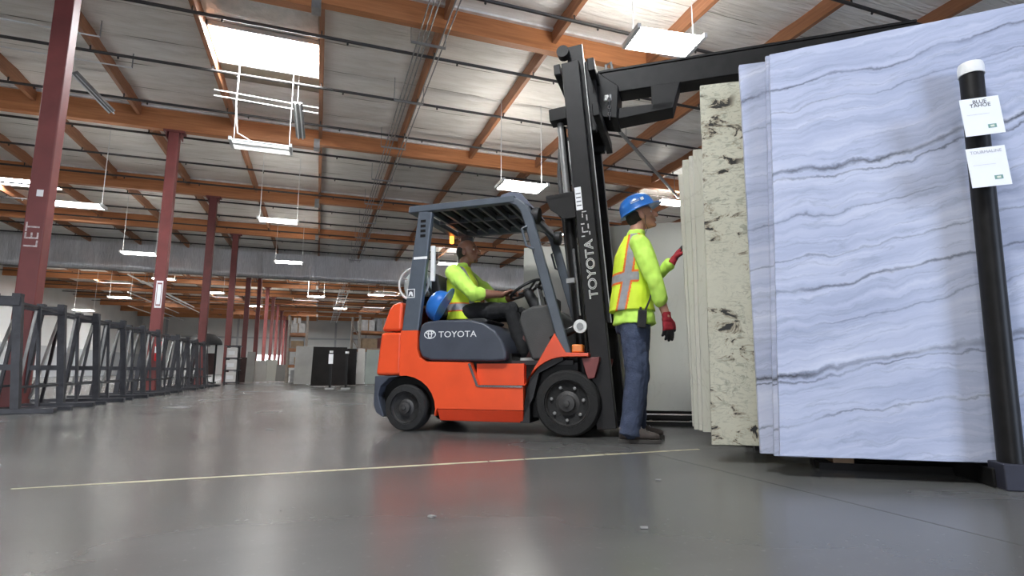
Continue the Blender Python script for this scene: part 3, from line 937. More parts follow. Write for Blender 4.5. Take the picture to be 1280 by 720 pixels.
goods(p, .25, [(.45, .5, 2.32, .6, .7, .5, 0, 'pale load on top of the wide pallet rack, aisle end'), (1.15, .5, 2.32, .6, .7, .6, 2, 'grey load on top of the wide pallet rack'), (1.9, .5, 2.32, .7, .7, .7, 0, 'white load on top of the wide pallet rack, far corner'),
               (.55, .5, 1.52, .7, .7, .45, 1, 'brown carton on the wide pallet rack'), (1.5, .5, 1.52, .8, .7, .5, 3, 'red carton on the wide pallet rack')])

# scraps on the floor
for k, (px, py, w) in enumerate(((337, 537, .035), (434, 508, .07), (540, 646, .012), (823, 600, .008), (805, 660, .008))):
    p = at_z(px, py, .002)
    o = MB().prism([(-w, 0), (w, .0), (w * .8, .004), (-w * .7, .006)], -.012, .012).build('paper_scrap', mat('dusty_scrap', (.20, .195, .185), .8))
    o.location = p; o.rotation_euler = (0, 0, .3 * k)
    tag(o, 'small pale scrap of paper lying on the concrete floor', 'scrap', 'scraps on the floor')

# ------------------------------------------------------------------ forklift (x forward, y left, z up; origin on the floor under the front axle)
FH = math.radians(-37)
HX = Vector((math.cos(FH), math.sin(FH), 0)); HL = Vector((-math.sin(FH), math.cos(FH), 0))
FP = at_z(712, 547.5, 0) + HL * .53
fk = thing('forklift', FP, FH, 'orange and dark grey forklift with raised mast and lifting boom', 'forklift')


def both(f, name, m, **kw):
    """build f(side) on the near (-1) and far (+1) side"""
    return [f(s).build(name, m, fk, **kw) for s in (-1, 1)]


def yy(s, a, b): return (min(s * a, s * b), max(s * a, s * b))


# counterweight
W = .50
MB().prism([(-1.715, .865), (-1.64, 1.075), (-1.60, 1.11), (-1.55, 1.125), (-1.505, 1.125), (-1.505, .865)], -W, W).build('counterweight_top', ORANGE, fk, .03, 3)
MB().prism([(-1.755, .475), (-1.752, .52), (-1.715, .855), (-1.505, .855), (-1.505, .475)], -W, W).build('counterweight', ORANGE, fk, .03, 3)
arch_r = [(-1.46 + .295 * math.cos(math.radians(a)), .20 + .275 * math.sin(math.radians(a))) for a in range(160, 20, -14)]
MB().prism([(-1.76, .47), (-1.765, .22), (-1.735, .15), (-1.67, .115), (-1.655, .12), (-1.70, .22), (-1.74 + .02, .30), (-1.70, .38), (-1.62, .45), (-1.50, .472)], -W, W).build('rear_bumper', NAVY, fk, .012, 2)
# side body panels with the rear wheel arch
arch = [(-1.46 + .31 * math.cos(math.radians(a)), .195 + .28 * math.sin(math.radians(a))) for a in (98, 84, 70, 56, 42, 28, 14, 0, -12)]
body = [(-1.497, .865), (-1.335, .865), (-1.335, .70), (-1.31, .63), (-1.25, .595), (-.84, .585), (-.765, .385), (-.375, .385), (-.375, .20), (-1.135, .20)] + arch[::-1] + [(-1.497, .475)]
both(lambda s: MB().prism(body, *yy(s, .45, .53)), 'side_panel', ORANGE, bevel=.012, seg=2)
def sill(s):
    m = MB()
    p = [(-1.12, .10), (-.385, .10), (-.375, .197), (-1.135, .197)]
    vs = [(x, s * (.495 if z < .15 else .529), z) for x, z in p] + [(x, s * .42, z) for x, z in p]
    return m.add(vs, [(0, 1, 2, 3), (7, 6, 5, 4), (0, 4, 5, 1), (1, 5, 6, 2), (2, 6, 7, 3), (3, 7, 4, 0)])
both(sill, 'sill', mat('forklift_orange_sill_shaded', (.72, .06, .018), .35, 0, .1, 5), bevel=.006, seg=1)  # deeper orange carries the shade of the inward-sloping face
MB().box(-1.72, .05, -.40, .40, .14, .58).build('chassis', BLACK, fk)
MB().box(-1.50, -.50, -.44, .44, .52, .66).build('engine_bay', BLACK, fk)
# step recess
both(lambda s: MB().box(-.80, -.385, *yy(s, .40, .47), .395, .575), 'step_riser', ORANGE)
both(lambda s: MB().box(-.76, -.385, *yy(s, .44, .528), .372, .398), 'step_tread', BLACKP)
both(lambda s: MB().bar((-.845, s * .532, .575), (-.77, s * .532, .392), .012, .02).bar((-.77, s * .532, .390), (-.38, s * .532, .388), .012, .014), 'step_trim', CHROME)
# front fenders
farch = [(-.02 + .365 * math.cos(math.radians(a)), .262 + .365 * math.sin(math.radians(a))) for a in range(86, 164, 8)]
fend = [(-.375, .39), (-.112, .815), (-.02, .66), (.16, .655), (.16, .628)] + farch
both(lambda s: MB().prism(fend, *yy(s, .30, .53)), 'front_fender', ORANGE, bevel=.012, seg=2)
both(lambda s: MB().prism([(.10, .615), (.13, .50), (.15, .45), (.20, .46), (.24, .60), (.24, .625)], *yy(s, .33, .50)), 'fender_bracket', mat('maroon_steel', (.20, .05, .045), .5, 0, .2), bevel=.006)
both(lambda s: MB().prism([(-.41, .10), (-.33, .10), (-.33, .45), (-.20, .60), (-.05, .64), (-.05, .6), (-.25, .5), (-.3, .3)], *yy(s, .2, .50)), 'wheel_well', BLACKP)
# hood under the seat
hood = [(-1.325, .70), (-1.328, .80), (-1.31, .90), (-1.28, .935), (-1.15, .95), (-.84, .945), (-.72, .915), (-.62, .85), (-.55, .76), (-.52, .66), (-.525, .60), (-.64, .592), (-1.20, .602), (-1.29, .63)]
MB().prism(hood, -.525, .525).build('hood', NAVY, fk, .055, 4)
# maker lettering and emblem on the hood
text_part('lettering', 'TOYOTA', .074, WHITE, fk, basis((-1.135, -.5262, .80), (1, 0, 0), (0, 0, 1)), xscale=1.15)
def ell(cx, cz, a, b, r=.0042): return [(cx + a * math.cos(2 * PI * k / 28), -.5266, cz + b * math.sin(2 * PI * k / 28)) for k in range(28)]
em = MB()
for e_ in ((-1.215, .826, .052, .034), (-1.215, .826, .016, .031), (-1.215, .842, .034, .012)): em.tube(ell(*e_), .0042, 5, False, True)
em.build('emblem', WHITE, fk)
# floor, cowl, steering
MB().box(-.50, .02, -.44, .44, .565, .60).build('floor_plate', BLACKP, fk)
MB().prism([(-.34, .60), (-.455, .93), (-.43, 1.02), (-.33, 1.06), (-.20, 1.07), (-.10, .98), (-.02, .60)], -.40, .40).build('cowl', DKGREY, fk, .03, 3)
sc_ = Vector((-.50, 0.0, 1.265)); sn = Vector((-math.sin(math.radians(30)), 0, math.cos(math.radians(30))))
su = Vector((math.cos(math.radians(30)), 0, math.sin(math.radians(30)))); sv = Vector((0, 1, 0))
MB().tube([sc_ + su * (.16 * math.cos(2 * PI * k / 30)) + sv * (.16 * math.sin(2 * PI * k / 30)) for k in range(30)], .014, 8, False, True).build('steering_wheel', BLACKP, fk, 0, 0, True)
sp = MB()
for a in (90, 210, 330):
    sp.tube([sc_ - sn * .03, sc_ + su * (.155 * math.cos(math.radians(a))) + sv * (.155 * math.sin(math.radians(a)))], .011, 6)
sp.lathe([(.04, -.05), (.045, -.02), (.03, .0)], sc_, sn, 12)
sp.build('wheel_spokes', BLACKP, fk)
MB().tube([sc_ - sn * .03, sc_ - sn * .16, Vector((-.32, 0, 1.0))], [.045, .055, .06], 12).build('steering_column', BLACKP, fk, 0, 0, True)
MB().box(-.36, -.20, -.16, .16, 1.05, 1.17).build('instrument_panel', DKGREY, fk, .02, 2)
for k in range(3):
    y = -.20 - k * .07
    lv = MB().tube([(-.27, y, 1.05), (-.30, y, 1.22)], .008, 6).build('lever', STEEL, fk)
    MB().ball((-.302, y, 1.235), .02, 10, 6).build('lever_knob', BLACKP, lv, 0, 0, True)
# seat
MB().prism([(-1.28, .945), (-1.26, .975), (-.95, .985), (-.83, .985), (-.78, .965), (-.80, .94)], -.24, .24).build('seat', BLACKP, fk, .012, 2)
MB().prism([(-1.31, 1.0), (-1.21, 1.02), (-1.27, 1.30), (-1.30, 1.42), (-1.35, 1.42), (-1.37, 1.3)], -.23, .23).build('backrest', BLACKP, fk, .03, 3)
MB().prism([(-1.40, .95), (-1.34, .95), (-1.36, 1.25), (-1.40, 1.25)], -.2, .2).build('seat_bracket', BLACK, fk)
# LPG tank on top of the counterweight
tk = MB().lathe([(.02, -.36), (.09, -.35), (.145, -.31), (.158, -.25), (.158, .25), (.145, .31), (.09, .35), (.02, .36)], (-1.50, .08, 1.315), (0, 1, 0), 24).build('gas_tank', LPG, fk, 0, 0, True)
MB().tube([(-1.50 + .15 * math.cos(2 * PI * k / 28), -.31, 1.315 + .15 * math.sin(2 * PI * k / 28)) for k in range(28)], .011, 7, False, True).build('tank_collar', WHITE_PAINT, tk, 0, 0, True)
cs_ = MB()
for a in (30, 150, 270): cs_.tube([(-1.50 + .15 * math.cos(math.radians(a)), -.31, 1.315 + .15 * math.sin(math.radians(a))), (-1.5 + .09 * math.cos(math.radians(a)), -.23, 1.315 + .09 * math.sin(math.radians(a)))], .009, 6)
cs_.build('collar_stay', WHITE_PAINT, tk)
MB().lathe([(.03, -.40), (.035, -.34), (.02, -.28)], (-1.5, .08, 1.315), (0, 1, 0), 12).build('tank_valve', BLACK, tk)
MB().box(-1.64, -1.36, -.25, -.20, 1.12, 1.20).box(-1.64, -1.36, .30, .35, 1.12, 1.20).build('tank_cradle', BLACK, fk)
for y in (-.12, .25):
    MB().tube([(-1.50 + .162 * math.cos(2 * PI * k / 24), y, 1.315 + .162 * math.sin(2 * PI * k / 24)) for k in range(24)], (.004), 5, False, True).build('tank_strap', BLACK, tk)
MB().tube([(-1.45, -.30, 1.33), (-1.36, -.30, 1.30), (-1.30, -.26, 1.15), (-1.30, -.2, .97)], .014, 7).build('gas_hose', BLACKP, fk, 0, 0, True)
# overhead guard
rp = [(-1.497, .855), (-1.335, .855), (-1.225, 1.93), (-1.36, 1.95)]
rpil = both(lambda s: MB().prism(rp, *yy(s, .46, .52)), 'rear_pillar', GUARD, bevel=.012, seg=2)
fp_ = [(-.065, .65), (.02, .65), (-.29, 1.80), (-.335, 1.90), (-.42, 1.975), (-.50, 2.005), (-.50, 1.94), (-.44, 1.915), (-.40, 1.86), (-.37, 1.77)]
both(lambda s: MB().prism(fp_, *yy(s, .46, .52)), 'front_pillar', GUARD, bevel=.012, seg=2)
both(lambda s: MB().prism([(-1.465, 1.935), (-.45, 1.945), (-.45, 2.005), (-1.455, 2.0)], *yy(s, .455, .525)), 'roof_rail', GUARD, bevel=.01, seg=2)
MB().box(-1.47, -1.39, -.46, .46, 1.94, 1.995).build('rear_roof_bar', GUARD, fk, .01)
MB().prism([(-.50, 1.945), (-.39, 1.90), (-.33, 1.82), (-.30, 1.83), (-.34, 1.92), (-.42, 1.985), (-.50, 2.005)], -.46, .46).build('front_roof_bar', GUARD, fk, .008)
for k in range(7):
    x = -1.30 + k * .125
    MB().box(x - .012, x + .012, -.46, .46, 1.95, 2.0).build('roof_slat', GUARD, fk)
MB().box(-1.40, -.48, -.012, .012, 1.955, 1.985).build('roof_rib', GUARD, fk)
MB().box(-1.38, -.50, -.45, .45, 2.0, 2.004).build('roof_panel', mat('smoked_panel', (.03, .03, .03), .2), fk)
# a cloth lying on the roof front
cl = MB().loft([((-.72 + .07 * i, -.30, 2.008 + .02 * math.sin(PI * i / 6) + .012), (.04, 0, 0), (0, .16 - .01 * abs(i - 3), .0)) for i in range(2)], 10)
MB().prism([(-.62, 2.004), (-.60, 2.05), (-.52, 2.07), (-.42, 2.05), (-.36, 1.98), (-.31, 1.90), (-.35, 1.93), (-.44, 1.985), (-.52, 2.005)], -.44, .05).build('roof_cover', mat('blue_grey_cloth', (.12, .13, .17), .7, 0, .2, 9), fk, .012)
# louvres, sticker, light strip on the near rear pillar
for k in range(4): MB().box(-1.335, -1.285, -.5225, -.518, 1.70 + k * .045, 1.725 + k * .045).build('louvre', BLACK, rpil[0])
MB().box(-1.395, -1.262, -.5225, -.519, 1.50, 1.522).build('white_band', WHITE, rpil[0])
MB().box(-1.452, -1.375, -.5225, -.519, 1.155, 1.235).build('sticker', WHITE, rpil[0])
MB().box(-1.445, -1.382, -.5235, -.5215, 1.162, 1.228).build('sticker_field', INK, rpil[0])
MB().prism([(-1.437, 1.168), (-1.428, 1.205), (-1.413, 1.213), (-1.398, 1.205), (-1.390, 1.168), (-1.402, 1.168), (-1.413, 1.19), (-1.425, 1.168)], -.5245, -.523).build('sticker_figure', WHITE, rpil[0])
MB().box(-1.24, -1.20, -.50, -.47, 1.30, 1.62).build('document_holder', WHITE_PAINT, fk, .006)
MB().prism([(-1.465, 1.86), (-1.425, 1.86), (-1.425, 1.945), (-1.465, 1.945)], .40, .44).build('tail_lamp', TAIL, fk, .01)
MB().lathe([(.025, -.04), (.065, -.03), (.075, .02), (.07, .03)], (-.285, -.42, 1.835), (1, 0, -.15), 16).build('work_lamp', BLACKP, fk, 0, 0, True)
MB().lathe([(.025, -.04), (.065, -.03), (.075, .02), (.07, .03)], (-.285, .42, 1.835), (1, 0, -.15), 16).build('work_lamp', BLACKP, fk, 0, 0, True)
MB().box(.02, .11, -.50, -.40, .66, .725).build('turn_signal', AMBER, fk, .012)
MB().box(.02, .11, .40, .50, .66, .725).build('turn_signal', AMBER, fk, .012)
both(lambda s: MB().tube([(-.335, s * .53, 1.72), (-.38, s * .54, 1.70), (-.34, s * .54, 1.55), (-.28, s * .53, 1.52)], .011, 7), 'grab_handle', GUARD)


# wheels
def wheel(x, y, r, w, side, name, bolts, holes):
    o = thing_part(name, (x, y, r))
    ax = (0, side, 0)
    MB().lathe([(r * .62, -w / 2), (r * .93, -w / 2), (r * .985, -w / 2 + .015), (r, -w / 2 + .04), (r, w / 2 - .04), (r * .985, w / 2 - .015), (r * .93, w / 2), (r * .70, w / 2 + .004), (r * .68, w / 2 - .02), (r * .62, w / 2 - .03)], (0, 0, 0), ax, 40).build('tyre', RUBBER, o, 0, 0, True)
    rim = MB().lathe([(r * .66, -w / 2 + .01), (r * .69, w / 2 - .012), (r * .66, w / 2 - .008), (r * .62, w / 2 - .03), (r * .42, w / 2 - .035), (r * .34, w / 2 - .028), (r * .26, w / 2 - .02), (r * .24, w / 2 + .01), (r * .10, w / 2 + .014), (r * .09, w / 2 + .03), (.01, w / 2 + .032)], (0, 0, 0), ax, 40).build('rim', RIM, o, 0, 0, True)
    for k in range(bolts):
        a = 2 * PI * k / bolts + .2
        MB().lathe([(.014, 0), (.014, .02), (.006, .022)], (r * .50 * math.cos(a), side * (w / 2 - .034), r * .50 * math.sin(a)), ax, 6).build('wheel_bolt', STEEL, rim)
    for k in range(holes):
        a = 2 * PI * (k + .5) / holes + .2
        MB().lathe([(.024, 0), (.023, .003)], (r * .52 * math.cos(a), side * (w / 2 - .034), r * .52 * math.sin(a)), ax, 14).build('hand_hole_shade', mat('hole_shade_black', (.004, .004, .004), .9, 0, 0), rim)  # black discs painted for the dark inside the rim holes
    return o


def thing_part(name, loc):
    o = bpy.data.objects.new(name, None); COL.objects.link(o); o.parent = fk; o.location = loc; return o


for s in (-1, 1):
    wheel(-.02, s * .42, .262, .20, s, 'front_wheel', 7, 7)
    wheel(-1.445, s * .44, .200, .15, s, 'rear_wheel', 0, 0)

# mast: tilted back
TILT = math.atan(.077)
MT = Matrix.Translation((.26, 0, .13)) @ Matrix.Rotation(-TILT, 4, 'Y') @ Matrix.Translation((-.26, 0, -.13))
def mb(): return MB(MT)
MASTG = mat('mast_charcoal', (.017, .016, .0155), .45, 0, .2, 6, spec=.22)
for s in (-1, 1):
    r1 = mb().box(.19, .345, *yy(s, .37, .425), .06, 3.22).build('outer_rail', MASTG, fk, .006, 1)
    mb().box(.19, .21, *yy(s, .33, .37), .06, 3.22).box(.325, .345, *yy(s, .33, .37), .06, 3.22).build('rail_flange', BLACK, r1)
    r2 = mb().box(.235, .375, *yy(s, .295, .335), .9, 3.42).build('inner_rail', BLACK, fk, .006, 1)
    mb().box(.375, .381, *yy(s, .30, .33), .9, 3.42).build('rail_wear_strip', STEEL, r2)
    mb().cyl((.11, s * .30, .18), (.11, s * .30, 2.05), .045, 14).build('lift_cylinder', BLACK, fk, 0, 0, True)
    mb().cyl((.11, s * .30, 2.05), (.11, s * .30, 2.80), .03, 14).build('cylinder_rod', STEEL, fk, 0, 0, True)
    mb().box(.03, .19, *yy(s, .24, .38), 2.72, 2.84).build('rod_head', BLACK, fk, .01)
    mb().cyl((.215, s * .355, 3.33), (.215, s * .435, 3.33), .055, 20).build('mast_roller', BLACK, fk, 0, 0, True)
    for k in range(3):
        mb().box(.06 + k * .028, .075 + k * .028, *yy(s, .14, .17), .9, 2.75).build('lift_chain', STEEL if k == 1 else BLACK, fk)
    mb().cyl((.14, s * .42, .885), (.14, s * .445, .885), .055, 20).build('tilt_pivot', WHITE_PAINT, fk, 0, 0, True)
    mb().cyl((.14, s * .44, .885), (.14, s * .452, .885), .028, 16).build('tilt_pin', STEEL, fk, 0, 0, True)
    mb().cyl((.10, s * .41, .87), (-.12, s * .40, .80), .03, 12).build('tilt_cylinder', BLACK, fk, 0, 0, True)
    mb().cyl((.10, s * .41, .90), (-.02, s * .41, .86), .008, 8).build('tilt_rod', CHROME, fk, 0, 0, True)
mb().box(.10, .18, -.43, .43, .30, .45).build('mast_crossbar', BLACK, fk, .008)
mb().box(-.05, .19, -.44, .44, 1.98, 2.03).build('mast_crossbar', MASTG, fk, .008)
mb().prism([(-.05, 2.0), (-.02, 1.90), (.10, 1.80), (.19, 1.80), (.19, 2.0)], -.44, -.41).build('crossbar_gusset', MASTG, fk)
mb().prism([(-.05, 2.0), (-.02, 1.90), (.10, 1.80), (.19, 1.80), (.19, 2.0)], .41, .44).build('crossbar_gusset', MASTG, fk)
mb().box(.12, .18, -.43, .43, 3.12, 3.22).build('mast_crossbar', MASTG, fk, .008)
mb().box(.24, .36, -.30, .30, 3.30, 3.42).build('mast_crossbar', BLACK, fk, .008)
mb().box(.06, .13, -.44, -.40, 1.25, 1.29).build('hose_clamp', STEEL, fk)
for k, (y, x0) in enumerate(((-.22, .07), (-.19, .05), (.18, .06), (.22, .07))):
    mb().tube([(x0, y, .7), (x0 - .01, y, 1.5), (x0 - .02, y, 2.3), (x0 + .04, y, 2.74)], .013, 6).build('hydraulic_hose', BLACKP, fk, 0, 0, True)
mb().cyl((.13, -.36, .98), (.13, -.36, 1.55), .012, 8).build('bright_tube', CHROME, fk, 0, 0, True)
# lettering along the outer rail, reading upward, with worn marks and a paper plate above
tm = MT @ basis((.305, -.4262, 1.10), (0, 0, 1), (-1, 0, 0))
text_part('mast_lettering', 'TOYOTA', .098, WHITE, fk, tm, outline=.0028, xscale=1.22)
wm = MB(MT)
for (x, z, w, h_) in ((.235, 1.66, .010, .05), (.255, 1.66, .05, .010), (.285, 1.69, .010, .04), (.24, 1.73, .03, .010), (.28, 1.76, .010, .05), (.245, 1.79, .010, .035), (.262, 1.835, .04, .009), (.235, 1.625, .03, .009), (.292, 1.635, .012, .03)):
    wm.box(x - w / 2, x + w / 2, -.4275, -.4255, z, z + h_)
wm.build('worn_marking', mat('worn_white_print', (.45, .44, .43), .6, 0, .4, 60), fk)
MB(MT).box(.20, .255, -.4275, -.4255, 1.86, 2.06).build('data_plate', PAPER, fk)
for k in range(4): MB(MT).box(.207, .248, -.4282, -.4272, 2.0 - k * .035, 2.008 - k * .035).build('plate_line', INK, fk)

# carriage with the boom
for s in (-1, 1):
    mb().prism([(.30, 2.62), (.42, 2.60), (.46, 2.80), (.46, 3.18), (.40, 3.28), (.30, 3.24)], *yy(s, .22, .28)).build('carriage_plate', BLACK, fk, .008)
mb().box(.42, .48, -.44, .44, 2.66, 2.78).build('carriage_bar', BLACK, fk, .008)
mb().box(.42, .48, -.44, .44, 3.08, 3.20).build('carriage_bar', BLACK, fk, .008)
bm_ = thing_part('lifting_boom', (0, 0, 0))
MB().box(.26, 2.75, -.10, .10, 3.03, 3.24).build('main_beam', BLACK, bm_, .01)
MB().box(.20, 2.75, -.105, .105, 3.24, 3.265).build('top_flange', BLACK, bm_, .006)
MB().prism([(.22, 3.24), (.20, 3.0), (.27, 2.78), (.40, 2.75), (.42, 3.06)], -.16, .16).build('heel_plate', BLACK, bm_, .01)
MB().prism([(.34, 2.76), (.86, 2.80), (.90, 2.86), (.40, 2.87)], -.11, .11).build('lower_chord', BLACK, bm_, .006)
MB().prism([(.70, 2.80), (.88, 2.80), (.95, 3.04), (.70, 3.04)], -.11, .11).build('web_plate', BLACK, bm_, .006)
MB().box(.285, .36, -.17, -.12, 2.92, 2.99).build('pin_boss', STEEL, bm_, .015)
for k in range(7):
    z = 2.96 - k * .034
    MB().tube([(.335 + (.012 * math.cos(2 * PI * j / 10) if k % 2 else 0), -.178 + (0 if k % 2 else .012 * math.cos(2 * PI * j / 10)), z + .02 * math.sin(2 * PI * j / 10)) for j in range(10)], .004, 5, False, True).build('chain_link', CHROME, bm_)
MB().tube([(.30, -.05, 3.265), (.30, -.05, 3.34), (.345, -.05, 3.36), (.36, -.05, 3.27)], .014, 7).build('lifting_eye', STEEL, bm_, 0, 0, True)

# blue hard hat resting behind the seat
def hard_hat(name, loc, rot, m, parent=None, scale=1):
    o = MB().lathe([(.158, 0), (.150, .004), (.143, .02), (.140, .05), (.128, .09), (.105, .12), (.07, .14), (.03, .148), (.002, .15)], (0, 0, 0), (0, 0, 1), 32).build(name, m, parent, 0, 0, True)
    o.location = loc; o.rotation_euler = rot; o.scale = (1.06 * scale, .90 * scale, scale)
    me = MB()
    n = 20
    vs, fs = [], []
    for k in range(n + 1):
        t = -1 + 2 * k / n
        a = math.radians(75 * t); ex = .040 * max(0, 1 - t * t) ** .7
        for rr, zz in ((.138, .010), (.156 + ex, .004 - ex * .25), (.156 + ex, -.003 - ex * .25), (.138, .0)):
            vs.append((rr * math.cos(a), rr * math.sin(a), zz))
    for k in range(n):
        for j in range(4): fs.append((k * 4 + j, k * 4 + (j + 1) % 4, (k + 1) * 4 + (j + 1) % 4, (k + 1) * 4 + j))
    fs += [(0, 1, 2, 3), (n * 4 + 3, n * 4 + 2, n * 4 + 1, n * 4)]
    me.add(vs, fs).build('brim', m, o, 0, 0, True)
    MB().tube([(.12 * math.cos(math.radians(t)), 0, .03 + .122 * math.sin(math.radians(t))) for t in range(20, 161, 10)], [(.006, .022)] * 15, 8).build('crown_ridge', m, o, 0, 0, True)
    return o
hh_ = hard_hat('hard_hat', FP + HX * -1.17 + HL * -.375 + Vector((0, 0, 1.075)), (math.radians(10), math.radians(-62), FH), HATB, None, .95)
tag(hh_, 'blue hard hat resting on the forklift hood behind the seat', 'hard hat')

# ------------------------------------------------------------------ people
def remeshed(mbd, name, voxel=.007, smooth=3, wr=0, wscale=14, seed=0, fn=None):
    o = bpy.data.objects.new('tmp', mbd.mesh('tmp')); COL.objects.link(o)
    m = o.modifiers.new('r', 'REMESH'); m.mode = 'VOXEL'; m.voxel_size = voxel
    if smooth:
        q = o.modifiers.new('s', 'SMOOTH'); q.iterations = smooth; q.factor = .5
    bpy.context.view_layer.update()
    me = bpy.data.meshes.new_from_object(o.evaluated_get(bpy.context.evaluated_depsgraph_get()))
    bpy.data.objects.remove(o)
    me.name = name
    if wr:
        ns = [v.normal.copy() for v in me.vertices]
        for v, n_ in zip(me.vertices, ns):
            p = v.co
            a = noise.noise((p.x * wscale + seed, p.y * wscale, p.z * wscale * .55)) + .5 * noise.noise((p.x * wscale * 2.3, p.y * wscale * 2.3 + seed, p.z * wscale * 1.6))
            v.co = p + n_ * (wr * a)
    for p in me.polygons: p.use_smooth = True
    return me


def limb(m, pts, rad, n=16):
    m.tube(pts, rad, n)
    for p, r in zip(pts, rad): m.ball(p, r if isinstance(r, (int, float)) else min(r), 14, 8)


def extract(me, name, pred, off, mt, parent):
    vs, fs, idx = [], [], {}
    for p in me.polygons:
        if pred(p.center, p.normal):
            f = []
            for vi in p.vertices:
                if vi not in idx:
                    idx[vi] = len(vs); v = me.vertices[vi]; vs.append(tuple(v.co + v.normal * off))
                f.append(idx[vi])
            fs.append(f)
    q = bpy.data.meshes.new(name); q.from_pydata(vs, [], fs)
    return link(name, q, mt, parent, 0, 0, True)


def hand(m, wrist, d, n, t, curls, s=1.0, thumb_in=.3, rad=1.0):
    d, n, t = Vector(d).normalized(), Vector(n).normalized(), Vector(t).normalized()
    w = Vector(wrist)
    m.loft([(w - d * .01 * s, t * .027 * s, n * .021 * s), (w + d * .02 * s, t * .033 * s, n * .020 * s), (w + d * .055 * s, t * .042 * s, n * .018 * s), (w + d * .085 * s, t * .043 * s, n * .015 * s), (w + d * .096 * s, t * .038 * s, n * .012 * s)], 16, 2.5)
    L_ = ((.042, .027, .022), (.047, .030, .023), (.043, .028, .022), (.033, .022, .019))
    for i in range(4):
        p = w + d * ((.086 if i < 3 else .078) * s) + t * ((.031 - .0205 * i) * s)
        a = math.radians(3 - 2.5 * i)
        dd = (d + t * math.tan(a)).normalized(); ang = 0
        pts = [p - d * .02 * s, p]; rr = [.0095 * s * rad, .0098 * s * rad]
        for j in range(3):
            ang += math.radians(curls[i][j] if isinstance(curls[i], (tuple, list)) else curls[i])
            v = dd * math.cos(ang) + n * math.sin(ang)
            p = p + v * (L_[i][j] * s); pts.append(p); rr.append((.0092 - .0010 * j) * s * rad)
        limb(m, pts, rr, 10)
    p = w + d * .026 * s + t * .026 * s
    v = (t * .75 + d * .62 + n * thumb_in).normalized()
    pts = [p, p + v * .040 * s]
    v = (t * .35 + d * .85 + n * (thumb_in + .15)).normalized(); pts.append(pts[-1] + v * .033 * s)
    v = (t * .1 + d * .95 + n * (thumb_in + .25)).normalized(); pts.append(pts[-1] + v * .026 * s)
    limb(m, pts, [.015 * s * rad, .0125 * s * rad, .0108 * s * rad, .0088 * s * rad], 10)


def head_frame(c, f, u):
    f = Vector(f).normalized(); u = Vector(u); u = (u - f * u.dot(f)).normalized(); l = u.cross(f)
    return Matrix(((f.x, l.x, u.x, c[0]), (f.y, l.y, u.y, c[1]), (f.z, l.z, u.z, c[2]), (0, 0, 0, 1)))


def head(m, H):
    old = m.M; m.M = H
    m.ball((-.012, 0, .036), (.100, .077, .086), 24, 16)
    m.loft([((.0, 0, .05), (.092, 0, 0), (0, .070, 0)), ((.016, 0, .0), (.078, 0, 0), (0, .069, 0)), ((.026, 0, -.045), (.066, 0, 0), (0, .060, 0)), ((.036, 0, -.085), (.053, 0, 0), (0, .045, 0)), ((.045, 0, -.112), (.036, 0, 0), (0, .028, 0))], 20)
    m.ball((.074, 0, -.098), (.024, .024, .019), 12, 8)
    m.tube([(.086, 0, .024), (.108, 0, -.006), (.121, 0, -.028)], [(.012, .010), (.014, .013), (.014, .017)], 10)
    m.ball((.120, 0, -.030), (.015, .014, .012), 10, 8)
    for s in (-1, 1):
        m.ball((.100, s * .012, -.032), (.010, .008, .008), 8, 6)
        m.ball((.076, s * .032, .024), (.018, .026, .009), 12, 8)
        m.ball((.060, s * .045, -.025), (.024, .018, .018), 12, 8)
        m.ball((-.006, s * .078, -.012), (.022, .011, .035), 12, 8)
        m.ball((-.012, s * .082, -.004), (.010, .006, .022), 10, 6)
    m.ball((.093, 0, -.055), (.014, .025, .008), 12, 6)
    m.ball((.091, 0, -.069), (.014, .022, .008), 12, 6)
    m.M = old


def face_parts(person, H, hair_m, skin):
    for s in (-1, 1):
        e = MB(H).ball((.0765, s * .032, .006), (.011, .013, .0085), 12, 8).build('eye', mat('eye_white', (.7, .68, .64), .3, 0, 0), person, 0, 0, True)
        MB(H).ball((.0862, s * .032, .006), (.003, .0055, .0055), 10, 6).build('iris', INK, e, 0, 0, True)
        MB(H).tube([(.088, s * .014, .025), (.090, s * .032, .030), (.080, s * .052, .026)], [(.004, .003)] * 3, 6).build('eyebrow', hair_m, person, 0, 0, True)
    MB(H).tube([(.093, -.022, -.0615), (.100, 0, -.0605), (.093, .022, -.0615)], .0022, 5).build('mouth', mat('lip_' + skin.name, (.16, .05, .045), .5, 0, 0), person, 0, 0, True)


def boot(m_up, m_sole, ankle, d, L_=.29):
    """boot with the ankle above the heel, toe toward d"""
    d = Vector(d).normalized(); s = Vector((-d.y, d.x, 0)); a = Vector(ankle)
    b = Vector((a.x, a.y, 0)) - d * .085
    z = Vector((0, 0, 1)); g = a.z - .0
    base = Vector((a.x, a.y, 0)) - d * .085
    rings = []
    for t, hw, zz in ((.0, .030, .085), (.04, .038, .10), (.10, .040, .105), (.16, .044, .085), (.21, .049, .062), (.255, .046, .052), (.285, .030, .042)):
        rings.append((base + d * t + z * (.022 + zz / 2), s * hw, z * (zz / 2)))
    m_up.loft(rings, 16, 2.6)
    limb(m_up, [base + d * .075 + z * .07, base + d * .082 + z * .14, base + d * .085 + z * .19], [.050, .052, .056])
    out = []
    for t, hw in ((-.006, .030), (.03, .041), (.10, .041), (.15, .044), (.21, .052), (.26, .049), (.294, .030)):
        out.append((t, hw))
    vs = [base + d * t + s * hw for t, hw in out] + [base + d * t - s * hw for t, hw in out[::-1]]
    n = len(vs)
    m_sole.add([v for v in vs] + [v + z * .028 for v in vs], [tuple(range(n)), tuple(range(2 * n - 1, n - 1, -1))] + [(i, n + i, n + (i + 1) % n, (i + 1) % n) for i in range(n)])


